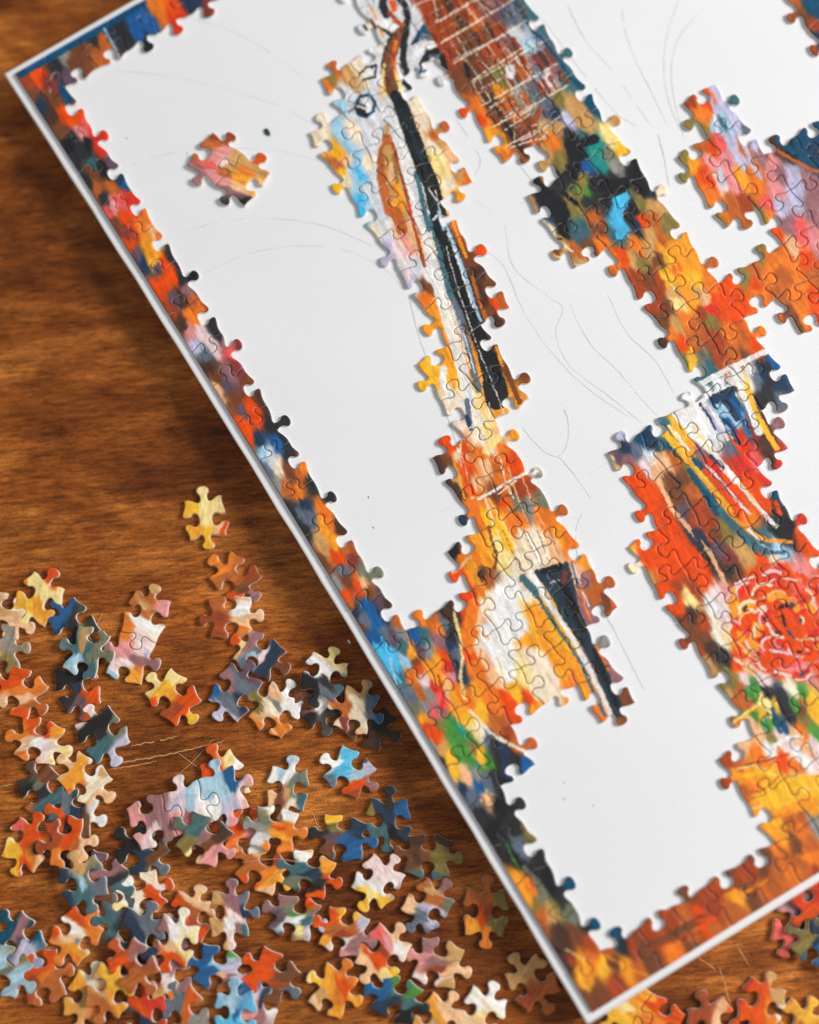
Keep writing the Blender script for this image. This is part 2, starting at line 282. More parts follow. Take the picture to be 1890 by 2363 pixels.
# dabs: key x y (picture pixels of the 1890 x 2363 photograph)
DABS = """
R60,190 O85,170 B75,225 d130,150 v150,180 M120,200 e145,125 B175,150 B190,120 b230,140 b240,100 d210,80 n250,70 d270,50 d290,90 u320,80 u340,55 u310,30 K345,105 o370,20 O400,30 r415,55 n440,5 M480,15 n455,-10 N150,215 B130,230 n90,245
O150,265 O180,270 D120,270 B140,300 x195,290 p190,312 r220,310 r238,300 d180,335 K200,328 d200,360 K160,335 r235,345 t210,375 d170,370 v255,370 K240,392 B215,400 d200,420 b225,440 b260,430 n275,410 u290,425 d240,460 r300,450 x280,470 p265,478 x250,490
O285,500 r310,480 B270,520 o345,500 o330,520 k355,540 M290,540 O300,560 v320,590 a350,560 a345,590 o365,545 d400,590 n330,605 y350,605 v365,625 O385,620 O380,650 O370,670 O400,640 K440,635 d420,650 m430,670 v405,690 D420,690 b445,700 o460,715 R470,690
R400,720 D420,745 o440,730 d490,745 d500,770 p440,765 P465,770 P490,790 l455,800 m520,790 x530,810 s470,820 D480,845 B500,870 M545,850 M560,800 m530,860 v525,890 k500,900 B540,920 v560,950 B575,890 O580,950 O560,980 O590,960 D610,925 O570,1000 B555,1010
d620,980 n600,1020 C612,1042 u640,1025 d655,1010 d663,970 L625,1052 d670,1060 F645,1080 s615,1090 e640,1120 B665,1090 b690,1095 o700,1085 b660,1130 o690,1142 d720,1115 n700,1160 d760,1150 d670,1180 s700,1190 o750,1180 s720,1200 d700,1220 D780,1215 o760,1205 a745,1215 T740,1250
a770,1255 T755,1270 O770,1280 O782,1290 B745,1300 b800,1270 M810,1290 s790,1312 h870,1310 h840,1320 B850,1360 B800,1340 e780,1350 O828,1355 k842,1350 O800,1380 b810,1395 n820,1410 u850,1400 v880,1390 D895,1395 s840,1430 u870,1430 n885,1420 u850,1470 u870,1470 B835,1455 s890,1460
b920,1440 e925,1460 v905,1470 c870,1500 c900,1510 t930,1490 u960,1465 t975,1475 c910,1540 C940,1530 a950,1505 v970,1500 B960,1530 O965,1542 e990,1500 t920,1560 o950,1560 o970,1415 b1000,1430 o1010,1445 D1030,1420 s1025,1440 d1040,1460 m1015,1480 n1040,1490 s1055,1510 n1060,1540 a1010,1520
a990,1545 O1025,1520 a1010,1560 y1015,1575 r1035,1540 p1045,1560 n1060,1562 P980,1570 s950,1600 b970,1600 e990,1600 r1005,1590 x1015,1610 k1030,1590 a1045,1600 o1060,1590 e985,1630 h960,1640 x1000,1640 m1010,1640 a975,1660 O985,1680 O1000,1692 O1002,1705 G1020,1670 g1040,1680 q1065,1690 g1080,1700
y1075,1660 a1060,1640 Y1090,1680 e1000,1720 T1020,1730 y1035,1750 g1060,1740 G1090,1720 y1110,1745 g1130,1760 y1050,1790 g1100,1770 d1020,1760 F1045,1800 e1100,1785 k1075,1790 n1060,1815 u1110,1815 s1120,1800 s1090,1840 k1125,1840 d1150,1800 F1110,1690 s1125,1705 d1140,1720 n1160,1730 d1190,1750 u1215,1770
n1170,1780 d1150,1760 K1160,1810 d1110,1880 K1150,1860 d1200,1850 K1140,1920 d1180,1900 d1160,1940 s1200,1960 G1230,1925 K1190,1980 d1240,1970 d1230,2010 K1270,2030 a1200,2030 o1225,2050 a1215,2070 h1250,2060 K1270,2050 G1240,2090 d1290,2070 N1310,2030 G1280,2100 b1250,2110 T1270,2112 h1320,2110 d1350,2130
N1370,2127 D1290,2150 B1330,2160 R1360,2180 D1310,2190 R1320,2205 a1340,2220 o1370,2210 y1390,2230 a1350,2260 B1420,2220 a1440,2230 D1300,2230 B1380,2290 B1360,2310 R1420,2270 b1480,2240 B1500,2240 N1420,2165 d1440,2180 R1460,2190 b1400,2190 B1490,2200 R1500,2150 R1540,2140 o1560,2190 b1590,2150 O1620,2120
R1640,2110 B1600,2190 R1550,2110 b1580,2110 B1580,2050 R1640,2060 b1650,2140 b1700,2100 a1700,2070 b1760,2060 B1690,2030 R1720,2000 B1750,1990 b1800,2020 o1820,2010 b1860,2000 o1880,1980 B1740,2080 b780,160 G760,180 o755,195 T800,165 T800,185 F815,145 L855,130 L800,210 C780,230 L820,250
L870,240 F740,275 F750,320 C780,300 y775,350 a790,355 C800,340 F820,310 L850,300 L840,330 C830,370 k800,370 F795,410 b780,380 y790,400 y775,435 C830,385 c828,400 C825,430 L850,445 c838,462 C850,480 c835,492 C815,400 L860,400 L870,470 F850,380 F980,240
F985,285 T1000,295 b1003,310 b1025,290 T1020,330 F1000,340 Y1005,360 Y1020,400 F1035,420 T1060,400 k1040,350 a1060,456 o1075,420 L930,300 w950,400 w965,470 O1105,580 B1095,600 D1110,630 B1130,650 D1115,690 O1145,700 b1155,695 D1140,740 B1130,720 B985,660 o985,690 a1000,715
a1000,755 a990,765 L880,540 l895,570 l895,600 l885,612 P920,580 k940,560 L920,620 P940,640 l950,650 l935,668 F870,540 L960,620 w990,640 y975,840 y990,820 y1005,850 a1020,810 y980,890 a1005,800 F1035,930 F1055,975 P1060,980 k1075,1005 O1020,1025 O1045,1030 O1065,1020
F1090,1000 F1110,1010 Y1130,1000 k1160,1010 a1175,990 o1165,1040 D1010,1065 B1030,1060 T1050,1100 D1035,1112 D1050,1130 O1075,1080 O1080,1110 F1060,1048 o1110,1050 k1120,1070 k1095,1120 o1100,1140 F1130,1040 o1140,1060 O1180,1060 O1200,1080 b1150,1080 o1160,1105 F1230,1085 e1240,1100 R1200,1130 R1220,1120
B1150,1150 O1160,1160 o1170,1175 h1200,1165 e1225,1170 h1255,1155 o1240,1180 b1285,1170 o1270,1190 o1260,1210 n1065,1190 o1090,1180 o1100,1200 y1130,1200 a1150,1190 o1180,1210 o1200,1200 Y1160,1240 F1210,1240 y1180,1260 F1240,1240 a1290,1230 o1310,1240 k1270,1250 F1260,1270 K1050,1275 o1065,1290 O1055,1320
o1100,1280 a1090,1310 y1110,1250 D1115,1330 b1120,1338 Y1170,1290 F1190,1270 F1200,1310 F1240,1290 k1280,1280 o1320,1270 a1345,1290 k1330,1320 o1110,1360 O1090,1380 O1070,1388 a1110,1350 F1130,1380 O1080,1420 D1050,1412 k1100,1430 o1090,1460 o1075,1480 F1120,1400 w1160,1380 w1180,1420 w1150,1420 w1200,1360
w1120,1460 w1140,1480 F1110,1490 O1080,1510 o1090,1540 k1130,1520 w1160,1500 w1170,1540 k1150,1570 w1200,1440 a1230,1420 y1240,1450 a1220,1480 Y1200,1400 a1260,1480 y1280,1470 F1230,1510 F1250,1530 a1290,1510 a1300,1550 F1270,1560 o1320,1580 a1345,1600 o1360,1650 Y1205,1560 y1190,1600 F1240,1590 O1220,1620
a1235,1640 O1160,1610 O1180,1630 O1200,1650 o1130,1610 a1100,1600 o1080,1620 y1110,1640 b1140,1650 b1150,1680 R1170,1700 b1220,1712 b1190,1720 b1380,1340 b1370,1370 b1410,1345 B1400,1390 b1415,1400 m1365,1420 m1350,1340 e1392,1480 m1415,1550 B1445,1610 m1400,1530 L830,20 L835,60 w870,80 w860,110
L955,40 L960,120 L950,170 w930,160 L890,190 L990,170 L1010,180 L970,200 R1080,30 R1060,10 b1100,60 R1130,110 D1110,170 R1150,60 m1130,20 v1150,40 s1180,50 m1175,100 L1190,80 C1215,110 m1230,140 s1240,160 R1200,130 b1210,160 G1150,180 a1150,210 B1120,190 e1200,210
s1240,200 P1270,190 m1280,165 t1300,180 b1170,240 D1140,240 b1190,270 B1150,270 e1230,250 G1290,230 T1320,250 s1260,240 n1280,265 l1310,280 T1345,260 B1230,290 D1180,300 M1205,310 D1200,340 T1250,300 T1290,290 T1350,290 B1065,200 b1075,230 O1062,267 o1095,250 O1110,280 a1130,300
y1115,310 a1155,330 o1165,360 a1160,375 b1195,360 B1200,378 R1010,60 R980,15 R1030,90 R1045,140 B1060,170 R1010,20 B1080,100 B1090,130 t1235,25 t1322,131 N1365,235 T1423,276 R1000,40 b1240,330 T1260,350 o1270,330 T1250,392 G1290,370 K1330,330 t1350,320 d1310,310 K1340,360
q1370,355 q1385,370 q1380,340 u1350,382 Y1410,320 y1430,345 h1405,360 e1420,385 K1320,400 G1340,420 g1350,440 d1370,430 K1400,430 d1420,420 d1460,400 K1470,390 K1480,430 d1500,440 d1290,420 K1240,430 K1270,460 n1260,490 T1220,480 K1290,500 T1240,510 F1250,522 F1270,540 K1300,480
G1320,470 G1330,490 t1340,520 K1300,535 t1330,540 b1370,500 d1360,470 d1400,470 c1430,470 c1440,460 c1420,490 c1430,520 t1425,552 d1450,500 K1460,480 G1480,470 n1470,520 T1500,480 O1480,510 F1520,442 T1520,480 b1510,500 G1540,520 T1500,540 b1530,560 T1300,560 B1280,570 b1330,580
a1280,600 T1310,600 T1340,610 B1360,575 o1390,560 B1380,530 o1410,600 O1440,590 o1470,570 T1460,600 G1480,610 T1500,580 B1520,600 a1530,570 a1550,580 y1545,600 b1430,640 R1470,640 R1480,670 B1500,640 R1520,650 y1540,640 o1560,620 a1590,610 a1580,570 y1600,640 a1580,660 T1560,680
T1610,680 b1640,600 o1640,660 R1520,700 R1500,700 B1540,710 Y1565,700 a1600,700 k1630,690 O1650,690 O1670,680 O1690,690 r1640,712 B1530,740 T1560,750 o1580,740 o1550,770 b1600,760 G1640,740 R1620,720 O1680,720 O1700,700 D1530,790 O1575,800 b1600,800 R1650,780 o1690,770 b1720,790
o1750,770 O1740,800 y1595,830 y1600,850 h1620,830 t1640,850 G1580,830 t1625,872 R1660,830 b1700,830 b1680,850 B1720,830 w1630,900 w1660,890 w1690,870 F1700,900 t1610,880 n1650,920 n1680,910 u1690,930 C1670,950 F1720,880 w1730,850 n1760,860 d1780,860 u1790,840 d1770,900 n1800,890
s1810,920 d1760,930 s1745,870 C1700,970 u1680,980 L1660,1000 w1640,960 w1600,950 w1590,965 w1620,980 L1580,965 w1600,1000 w1625,1015 y1560,990 y1575,1010 a1590,1030 t1540,990 t1530,1010 C1520,990 N1550,1030 n1500,1010 N1480,1010 l1425,1005 n1440,1030 s1470,1040 v1420,1050 m1450,1062 Y1408,1064
O1460,1090 P1490,1075 L1500,1060 O1480,1110 O1455,1115 k1510,1080 O1500,1140 O1520,1180 O1480,1170 O1540,1210 O1570,1260 O1510,1230 O1530,1280 O1580,1300 O1610,1290 O1620,1330 O1550,1330 B1550,1110 B1560,1150 v1580,1180 k1540,1070 b1555,1060 B1580,1100 b1600,1130 G1590,1090 R1600,1200 R1620,1180 R1640,1210
n1610,1240 d1630,1270 B1650,1230 v1660,1270 M1680,1290 D1660,1310 d1690,1320 B1700,1330 N1610,1080 t1630,1110 N1650,1140 t1660,1170 t1690,1200 G1680,1230 t1720,1240 T1710,1260 m1620,1050 r1640,1070 r1650,1090 O1670,1110 O1690,1150 O1700,1180 o1720,1200 s1690,1040 r1700,1060 r1720,1040 O1700,1020 x1740,1060
r1720,1080 O1730,1110 O1750,1130 O1770,1160 r1768,1105 N1790,1140 D1790,1170 d1800,1190 M1740,1000 D1760,1010 D1780,1050 r1800,1060 s1720,990 r1705,1002 D1760,980 m1795,978 s1740,960 K1820,1210 r1845,1197 K1800,1232 O1850,1230 t1740,1250 t1770,1262 C1800,1270 a1445,1270 F1455,1300 Y1450,1320 F1470,1300
O1490,1290 Y1480,1340 T1500,1340 O1520,1360 O1550,1370 O1530,1390 R1560,1350 R1600,1360 O1560,1400 Y1592,1380 B1570,1440 D1600,1420 O1550,1420 B1590,1470 R1620,1440 B1620,1470 R1575,1495 R1610,1500 T1630,1530 D1640,1500 d1670,1510 P1660,1380 p1680,1370 w1650,1402 O1820,1330 O1760,1300 F1790,1290 T1730,1290
O1750,1320 r1800,1310 p1850,1330 P1680,1420 F1660,1460 Y1670,1480 P1720,1570 P1760,1572 G1690,1570 G1670,1590 g1740,1580 g1730,1600 b1710,1590 K1770,1600 n1800,1610 N1780,1640 F1830,1590 g1850,1600 g1840,1630 y1870,1620 b1700,1620 T1680,1602 b1730,1630 b1690,1650 Y1770,1620 y1760,1650 y1790,1625 g1740,1650
g1770,1670 k1750,1690 k1740,1670 G1780,1700 d1820,1650 N1810,1680 B1850,1640 G1860,1660 y1880,1650 g1880,1690 o1850,1690 k1830,1690 P1800,1700 P1820,1720 w1840,1740 k1860,1730 P1880,1720 w1780,1732 k1720,1720 k1710,1710 o1740,1740 R1680,1750 b1700,1760 R1670,1800 o1760,1760 O1800,1750 o1840,1770 a1730,1790
y1760,1780 a1700,1790 o1740,1812 y1780,1790 b1720,1830 y1800,1810 Y1850,1800 P1880,1770 w1860,1760 y1760,1840 a1740,1860 y1800,1850 y1840,1840 y1880,1830 y1780,1880 b1820,1880 b1850,1890 a1870,1860 a1770,1920 a1800,1930 o1850,1920 e1880,1900 o1790,1950 B1840,1960 b1870,1950 B1760,1960 o1860,1980 b1820,1980
R1880,2010 R1590,240 o1600,260 G1605,288 o1630,270 G1625,310 l1655,200 O1640,240 l1660,250 C1650,290 t1690,233 l1690,270 t1670,280 l1700,290 s1720,300 b1620,330 O1640,340 x1660,330 l1690,330 G1580,360 a1600,380 G1575,402 p1640,370 O1620,400 O1640,420 p1680,380 l1710,370 P1660,420
p1690,420 a1710,410 o1740,400 b1720,350 m1760,360 l1740,330 N1800,315 K1820,340 N1841,320 N1850,350 n1880,370 D1790,332 p1780,380 m1800,400 l1830,410 m1870,420 o1750,440 x1770,470 p1790,440 l1800,480 l1840,460 m1870,480 o1640,450 o1660,480 b1690,470 R1720,470 G1650,500 b1700,500
G1755,500 o1780,510 G1770,550 O1790,540 m1820,520 x1850,540 p1880,560 k1830,570 G1750,580 o1780,600 o1820,600 O1860,600 b1740,620 G1720,640 o1770,640 b1810,640 o1850,650 b1880,640 o1750,680 O1740,660 b1800,680 o1840,690 O1880,680 o1860,730 B1820,720 b1790,735 B1830,750 O1880,740
b1830,5 N1870,20 B1855,40 R1880,60 R1870,100 n1885,90 p455,330 O1710,1370 O1740,1360 r1780,1350 O1820,1350 x1860,1350 O1880,1370 r1700,1440 O1730,1420 O1760,1430 r1740,1470 O1780,1400 O1770,1450 r1790,1490 O1830,1500 O1860,1480 r1850,1400 O1870,1430 O1720,1500 r1750,1520 O1790,1530 x1830,1530
O1870,1520 r1885,1480 O1810,1450 a1695,1400 a1705,1465 x1880,1400 O1700,1530 p1860,1550 k1730,1545
"""
# strokes: key width x,y x,y ...   laid over the dabs in this order
STROKES = """
a34 1240,1430 1290,1530 | F26 1236,1510 1262,1575 | w54 1165,1375 1185,1450 | w34 1130,1480 1172,1560 | a30 1105,1245 1128,1295 | o28 1092,1395 1076,1500 | F30 1190,1300 1215,1350 | y22 1150,1200 1175,1260 | Y16 1120,1040 1150,1010 | o26 1130,1590 1150,1640 | y28 1770,1815 1885,1800 | a26 1770,1880 1880,1850 | a18 1740,1800 1790,1790 | R26 1620,2080 1740,2005 | B20 1480,2195 1620,2120
N20 46,172 110,134 195,86 330,6 | u8 60,158 130,116 210,70 320,6 | C4 240,66 260,100 278,140 | c4 880,1470 895,1530 925,1575 | C5 900,1520 915,1580 | u5 1060,1700 1085,1750 1108,1770 | g12 1050,1680 1070,1720 1090,1760 | r8 1012,1560 1022,1600 1020,1640
w7 842,12 835,28 850,40 | K20 884,-5 884,15 892,34 | K16 922,-5 935,15 942,40 938,62 | O14 904,5 910,22 | R10 898,30 912,44 | b12 912,48 928,58 | a5 856,18 866,40 876,62 884,86 | K7 836,44 840,60 850,72 | Y5 846,46 850,64 | B9 856,48 866,64 | K9 876,60 890,72 900,80 | w7 870,50 884,62
B32 926,78 908,100 897,140 896,180 904,206 | K16 938,70 932,100 930,140 940,172 | K4 910,76 892,104 882,140 880,170 | o9 914,96 908,130 911,160 920,190 | O7 910,120 909,150 | Y7 914,165 922,195 926,212 | Y7 886,150 882,190 890,222 | B14 898,190 902,218 | k8 876,200 884,230 | K22 938,190 954,206
N12 958,96 978,62 988,88 | s13 976,84 992,86 | K5 950,102 966,92 | w16 955,130 968,112 985,104 1000,104 | K17 974,148 988,124 1006,118 1022,136 1026,166 | s8 992,130 1010,130 | N6 972,158 970,170 984,160 | w12 975,175 988,170 | K3 980,184 995,176
K5 828,174 846,154 868,152 866,178 838,184 | w10 842,172 856,166 | K6 858,156 866,150 | N8 822,238 830,224 850,220 864,234 862,256 846,270 828,264 820,248 | K16 828,256 844,262 | K6 826,240 842,246 | w6 846,238 854,246 848,258 | L5 840,232 852,228 | K3 824,242 806,260
T12 893,292 893,312 | b24 893,320 893,345 | b40 893,350 890,385 890,410 | b44 892,410 900,450 908,480 | T34 900,350 906,400 918,450 928,500 | a16 912,420 922,450 928,480 912,470 | b26 914,490 928,530 | k12 905,380 900,420 | G8 908,360 918,420 | R8 906,330 916,370 930,420 940,455 947,490 958,530 970,575 980,614 | O6 944,470 952,510 | p12 930,545 950,585
w22 914,250 925,290 935,340 945,390 958,440 968,490 | w18 968,490 978,530 992,580 1008,640 | w26 1008,640 1020,700 1036,750 1052,800 1066,850 1082,920 | w14 1030,640 1040,690 1056,740
t12 960,400 970,440 980,490 990,530 | L8 952,420 965,470 978,520 | t22 1000,500 1008,540 1020,580 | t24 1020,590 1034,640 1044,680 | s20 1050,690 1064,740 1078,800 | s16 1080,800 1092,850 1104,900 | L6 1040,700 1056,750 1072,800 | w3 1044,720 1064,780 1086,850 | w2.5 1060,740 1076,790 1096,860 | L8 1078,870 1090,930
K28 914,222 920,236 | K35 925,244 951,313 | K38 951,313 976,383 | K38 976,383 996,428 1008,483 1024,539 1045,595 | K40 1043,595 1058,650 1074,690 | K38 1074,690 1090,725 1102,765 | K36 1106,780 1122,818 | K46 1126,830 1138,872 | K56 1141,890 1147,918 | Q8 935,270 962,340 985,400 | Q10 1128,850 1140,890
w3 990,436 1000,452 1014,470 | w2.5 1004,440 1018,500 | C6 1012,490 1024,530 | w5 1008,498 1000,508
C7 1030,520 1040,545 1060,596 1080,655 1094,700 1110,742 | w4 1034,540 1056,600 1076,660 1092,710 | w1.8 1030,570 1048,640 1064,690 1078,730 1102,800 1122,850 1142,900 1162,955 | a7 1045,512 1058,548 1075,592 | b8 1090,640 1104,690 1122,735 | a7 1145,800 1158,840 1177,885 1192,935 | B12 1165,850 1182,890 1200,930
a7 1000,690 1014,730 1030,800 | k12 1020,848 1018,880 1030,910 | w16 1024,850 1022,880 1040,920 | a5 1022,820 1038,860 1048,900 | w22 1075,930 1085,970 | s12 1078,925 1084,975 | n10 1076,960 1086,990 | L8 1100,950 1112,975 | w3 1128,930 1130,965 | L4 1080,990 1105,978 1135,968
F6 1068,1012 1060,1050 1075,1100 1092,1150 | O12 1072,1020 1068,1060 1080,1110 1092,1140 | k3 1060,1045 1075,1080 1082,1120 | a4 1045,1060 1062,1110 1072,1150 | w6 1105,1152 1145,1130 1185,1105 1215,1092 1240,1088 | F4 1150,1140 1190,1110 | k3 1172,1075 1185,1120 1200,1165 1220,1210 1232,1240
F3 1155,1060 1165,1110 1185,1150 | k2.4 1205,1100 1225,1150 1245,1195 1270,1240 | h8 1175,1182 1200,1172 1235,1165 1265,1150 | F2.4 1128,1150 1150,1185 1178,1240 1200,1300 | F5 1120,1150 1130,1180 1140,1210 | B6 1128,1215 1135,1250 1146,1280 1142,1312
B1.6 1160,1225 1185,1280 1212,1325 | B1.6 1190,1180 1215,1240 1240,1290 1252,1310 | B1.6 1236,1215 1255,1265 1266,1295 | B1.6 1265,1218 1282,1262 1292,1288 | w5 1222,1230 1238,1280 1252,1305 | k8 1045,1322 1062,1308 1085,1285 | D5 1112,1316 1104,1328 1112,1342
t18 1206,1334 1236,1366 | t8 1236,1366 1252,1398 1288,1452 1316,1492 1344,1536 1372,1604 1396,1652 | Q15 1240,1322 1268,1356 1296,1404 | Q15 1252,1318 1280,1356 1304,1404 | Q15 1266,1314 1292,1356 1310,1404 | Q15 1280,1310 1302,1356 1316,1404 | Q15 1294,1306 1312,1356 1322,1404 | Q12 1306,1302 1320,1350 1330,1404 | Q46 1306,1396 1318,1423 | Q34 1318,1423 1352,1478 | Q29 1352,1478 1381,1534 1405,1590 1427,1642 | K16 1256,1318 1290,1308 | K20 1300,1352 1322,1400 1345,1450 | K12 1370,1500 1400,1570 1422,1625
w12 1224,1318 1242,1350 1250,1367 1288,1423 1324,1478 1354,1534 1382,1590 1408,1648 | L5 1338,1500 1366,1552 1392,1604 | M12 1304,1322 1300,1342 | s4 1262,1330 1276,1350 1268,1362 | L2.5 1270,1345 1290,1338 | s6 1318,1298 1330,1336 1342,1370 | L3 1326,1310 1342,1360 1354,1412 | u3 1324,1318 1334,1350 | o5 1338,1350 1350,1400 1362,1430 | w3 1345,1365 1360,1400 | o6 1375,1490 1392,1520 1404,1545
h4 1262,1400 1290,1450 1330,1510 | Y7 1048,1415 1060,1465 1068,1515 1062,1560 1072,1612 | F7 1085,1640 1108,1668 1140,1698 1178,1718 1210,1733 | w4 1130,1690 1160,1712 | y3 1150,1520 1162,1570 | O8 1070,1500 1082,1530 | k6 1100,1450 1130,1475 | o6 1110,1500 1100,1560
L3 940,20 1010,-10 | F3 1010,52 1085,8 1110,-5 | F3 1020,98 1140,26 | L3 1045,140 1175,75 | F3 1085,190 1130,160 1215,105 | L3 1110,205 1160,180 | F3 1130,250 1185,215 | L3 1155,280 1195,250 | F3 1165,300 1225,262 | F4 1195,270 1235,245 | L3 1200,325 1250,300 1300,262 | F3 1180,340 1240,320
D3 1040,20 1066,62 | D3 1075,50 1100,95 | D3 1060,90 1082,128 | D3 1128,60 1152,110 | D3 1090,130 1120,185 | D3 1120,190 1160,250 | D3 1160,240 1200,320 | D3 1190,130 1222,170 | L3 1170,110 1200,150 | L2 1215,150 1240,190 | l4 1195,200 1225,178 1240,175 | K12 1075,150 1082,175 | K8 1150,250 1170,290 1190,330 | K5 1190,330 1205,350
w22 1178,158 1178,172 | a3 1142,205 1160,215 1180,205 | L3 1228,290 1250,285 | N8 1186,-5 1215,48 1232,75 1252,92 1290,140 1312,176 1335,196 | N6 1364,232 1380,262 1392,280 | w3 1245,322 1262,308
K30 1250,455 1270,480 1300,500 | K26 1315,330 1330,385 | K22 1345,330 1372,322 | G12 1352,400 1342,440 1332,470 | K30 1392,430 1440,425 | K26 1460,400 1485,440 | c22 1440,462 1424,490 | c18 1428,500 1430,545 | K4 1452,480 1462,520 1475,550 | q16 1372,355 1388,372 | K18 1440,435 1400,455 | N5 1478,372 1490,400 1504,445 | K12 1300,445 1330,470
K10 1262,553 1246,562 1241,580 1248,592 1268,598 | w16 1256,576 1266,578 | F5 1265,520 1290,560 1320,580 | Y3 1270,545 1310,570 | K5 1275,550 1296,552 | F3 1265,585 1310,600 1345,620 | a4 1540,560 1560,620 1600,680 | y5 1570,630 1600,650 | y6 1595,800 1600,845 | Y3 1535,640 1560,670
w13 1612,888 1650,868 1690,848 1735,826 1778,806 | w8 1556,958 1600,936 1650,906 1685,888 | n20 1650,918 1675,908 1692,900 | n16 1672,925 1690,945 1700,965 | N10 1692,910 1705,935 | u8 1700,940 1715,975 1730,1000 | C8 1655,935 1668,955 | n6 1615,932 1635,960 1650,990 | l7 1630,940 1650,975 1664,1000 | u5 1640,925 1655,945
n6 1668,970 1682,1000 | C7 1676,985 1692,1010 | w6 1650,955 1668,985 1680,1015 | u6 1690,985 1702,1000 | w21 1702,857 1722,911 1738,955 1752,995 | L6 1712,880 1730,930 | y13 1722,885 1730,914 1748,959 1768,995 1792,1034 | Y6 1714,862 1724,888 | w22 1570,965 1605,1000 1640,1035 | w16 1640,1035 1665,1073 1699,1109
w9 1699,1109 1737,1156 1767,1189 1790,1215 | Y5 1705,1110 1745,1160 | Y6 1600,985 1640,1040 | n10 1690,1000 1705,1022 | n8 1640,1052 1668,1080 | r14 1650,1085 1672,1120 1700,1150 | w6 1632,1075 1668,1115 1705,1160 1730,1185 | O10 1625,1085 1660,1130 1700,1180
y17 1528,992 1570,1040 1588,1062 | Y10 1545,985 1580,1030 | w6 1560,1000 1590,1040 | a9 1588,1062 1606,1085 1645,1135 1684,1186 1729,1226 1773,1248 1828,1250 | y8 1606,1080 1650,1130 1690,1180 | N12 1590,1085 1632,1150 1655,1185 | t12 1660,1180 1690,1215 1720,1245 | t8 1720,1250 1760,1275 1810,1275 | C4 1745,1250 1780,1268
k10 1512,1060 1518,1105 1532,1135 1552,1176 1594,1224 1639,1277 1663,1324 1674,1350 | k4 1515,1085 1528,1130 1560,1185 | P6 1490,1080 1512,1068
K12 1792,1225 1820,1215 | w4 1725,1218 1750,1245 | O10 1790,1160 1800,1185
R14 1600,1190 1625,1215 1640,1245 | d10 1600,1225 1622,1262 | N4 1560,1100 1570,1118
P5 1658,1392 1680,1378 1700,1345 | w7 1648,1440 1655,1478 1678,1492 | F12 1655,1462 1672,1485 | a16 1694,1362 1700,1400 1690,1420 | F8 1722,1398 1742,1412 1765,1398 | Y8 1742,1400 1760,1382 1780,1376 | P4 1690,1430 1712,1442 | x5 1710,1352 1750,1344 1790,1352 | P4 1770,1345 1800,1332 1840,1340 | w5 1700,1350 1716,1338 1738,1330
a12 1742,1440 1736,1470 1744,1496 | k4 1700,1480 1728,1506 1745,1512 | F9 1802,1368 1830,1382 | w6 1770,1440 1782,1456 1806,1472 | K9 1800,1402 1818,1396 1832,1398 | K7 1806,1420 1812,1445 | N5 1818,1456 1832,1472 | O6 1824,1420 1840,1412 1852,1424 | a5 1838,1396 1850,1402
P5 1752,1488 1780,1502 1822,1508 1862,1500 | p5 1722,1520 1762,1540 1822,1546 1875,1532 | P7 1788,1550 1832,1562 1870,1556 | F7 1696,1520 1712,1532 | Y4 1715,1500 1748,1526 | x5 1720,1450 1732,1484 1765,1512
Y7 1692,1668 1722,1645 1755,1622 | y5 1700,1665 1740,1635 | g5 1690,1660 1720,1640 | Y5 1755,1600 1770,1640 1790,1620 | q4 1765,1650 1770,1690 | q5 1720,1590 1738,1575 | d26 1800,1600 1812,1640 | Y6 1770,1625 1780,1655 | g5 1840,1590 1855,1610 | r5 1845,1610 1850,1625 | N8 1790,1670 1800,1690 | w8 1780,1725 1820,1700 1850,1700
Y4 1700,1775 1740,1765 1790,1790 | y9 1720,1790 1760,1780 1790,1800 | R6 1720,1765 1770,1755 1820,1740 | b5 1715,1830 1760,1825 1800,1790 | y10 1760,1860 1800,1860 1850,1840 | o6 1740,1900 1780,1890 1830,1870 | Y4 1730,1870 1755,1862 | a6 1700,2068 1735,2052 1770,2030 | b4 1740,2050 1785,2015 | R6 1500,2190 1560,2170 1620,2150
O8 1610,2125 1650,2120 | b6 1800,2000 1850,1970 1890,1955 | y5 1330,2235 1345,2270 1360,2285 | Y3 1305,2190 1350,2215 | a4 1400,2205 1460,2240 1510,2255 | K10 1270,2180 1290,2195 | g4 1168,1945 1185,1985 1200,2010 | h8 1210,2000 1260,2060 | T5 1260,2080 1290,2120
l8 1640,225 1650,260 1652,300 | w5 1648,265 1655,305 | C10 1665,260 1690,310 | b8 1790,345 1830,370 1870,390 1890,398 | N14 1795,322 1830,350 | N14 1845,320 1850,355 1890,385 | a3 1700,380 1715,420 1728,450 | l10 1715,330 1735,380 1755,410 | C4 1660,380 1672,430
"""
# ------------------------------------------------------------------ colour of the printed picture at any point
def parse_dabs(s):
    out = []
    for tkn in s.split():
        xy = tkn[1:].split(',')
        out.append((float(xy[0]), float(xy[1]), tkn[0]))
    return out


DAB = parse_dabs(DABS)
KD = kdtree.KDTree(len(DAB))


def brush(x, y, ang, seed):
    """bend picture coordinates so that nearest-dab patches become long ragged brush marks"""
    ca, sa = math.cos(ang), math.sin(ang)
    u = x * ca + y * sa; v = -x * sa + y * ca          # v runs along the brush
    return u, v, (12 * (vnoise(u / 2.6, v / 45, seed) - .5) + 7 * (vnoise(x / 13, y / 13, seed + 1) - .5), 6 * (vnoise(x / 12, y / 12, seed + 2) - .5))


def metric(u, v): return u * 1.18, v * 0.62


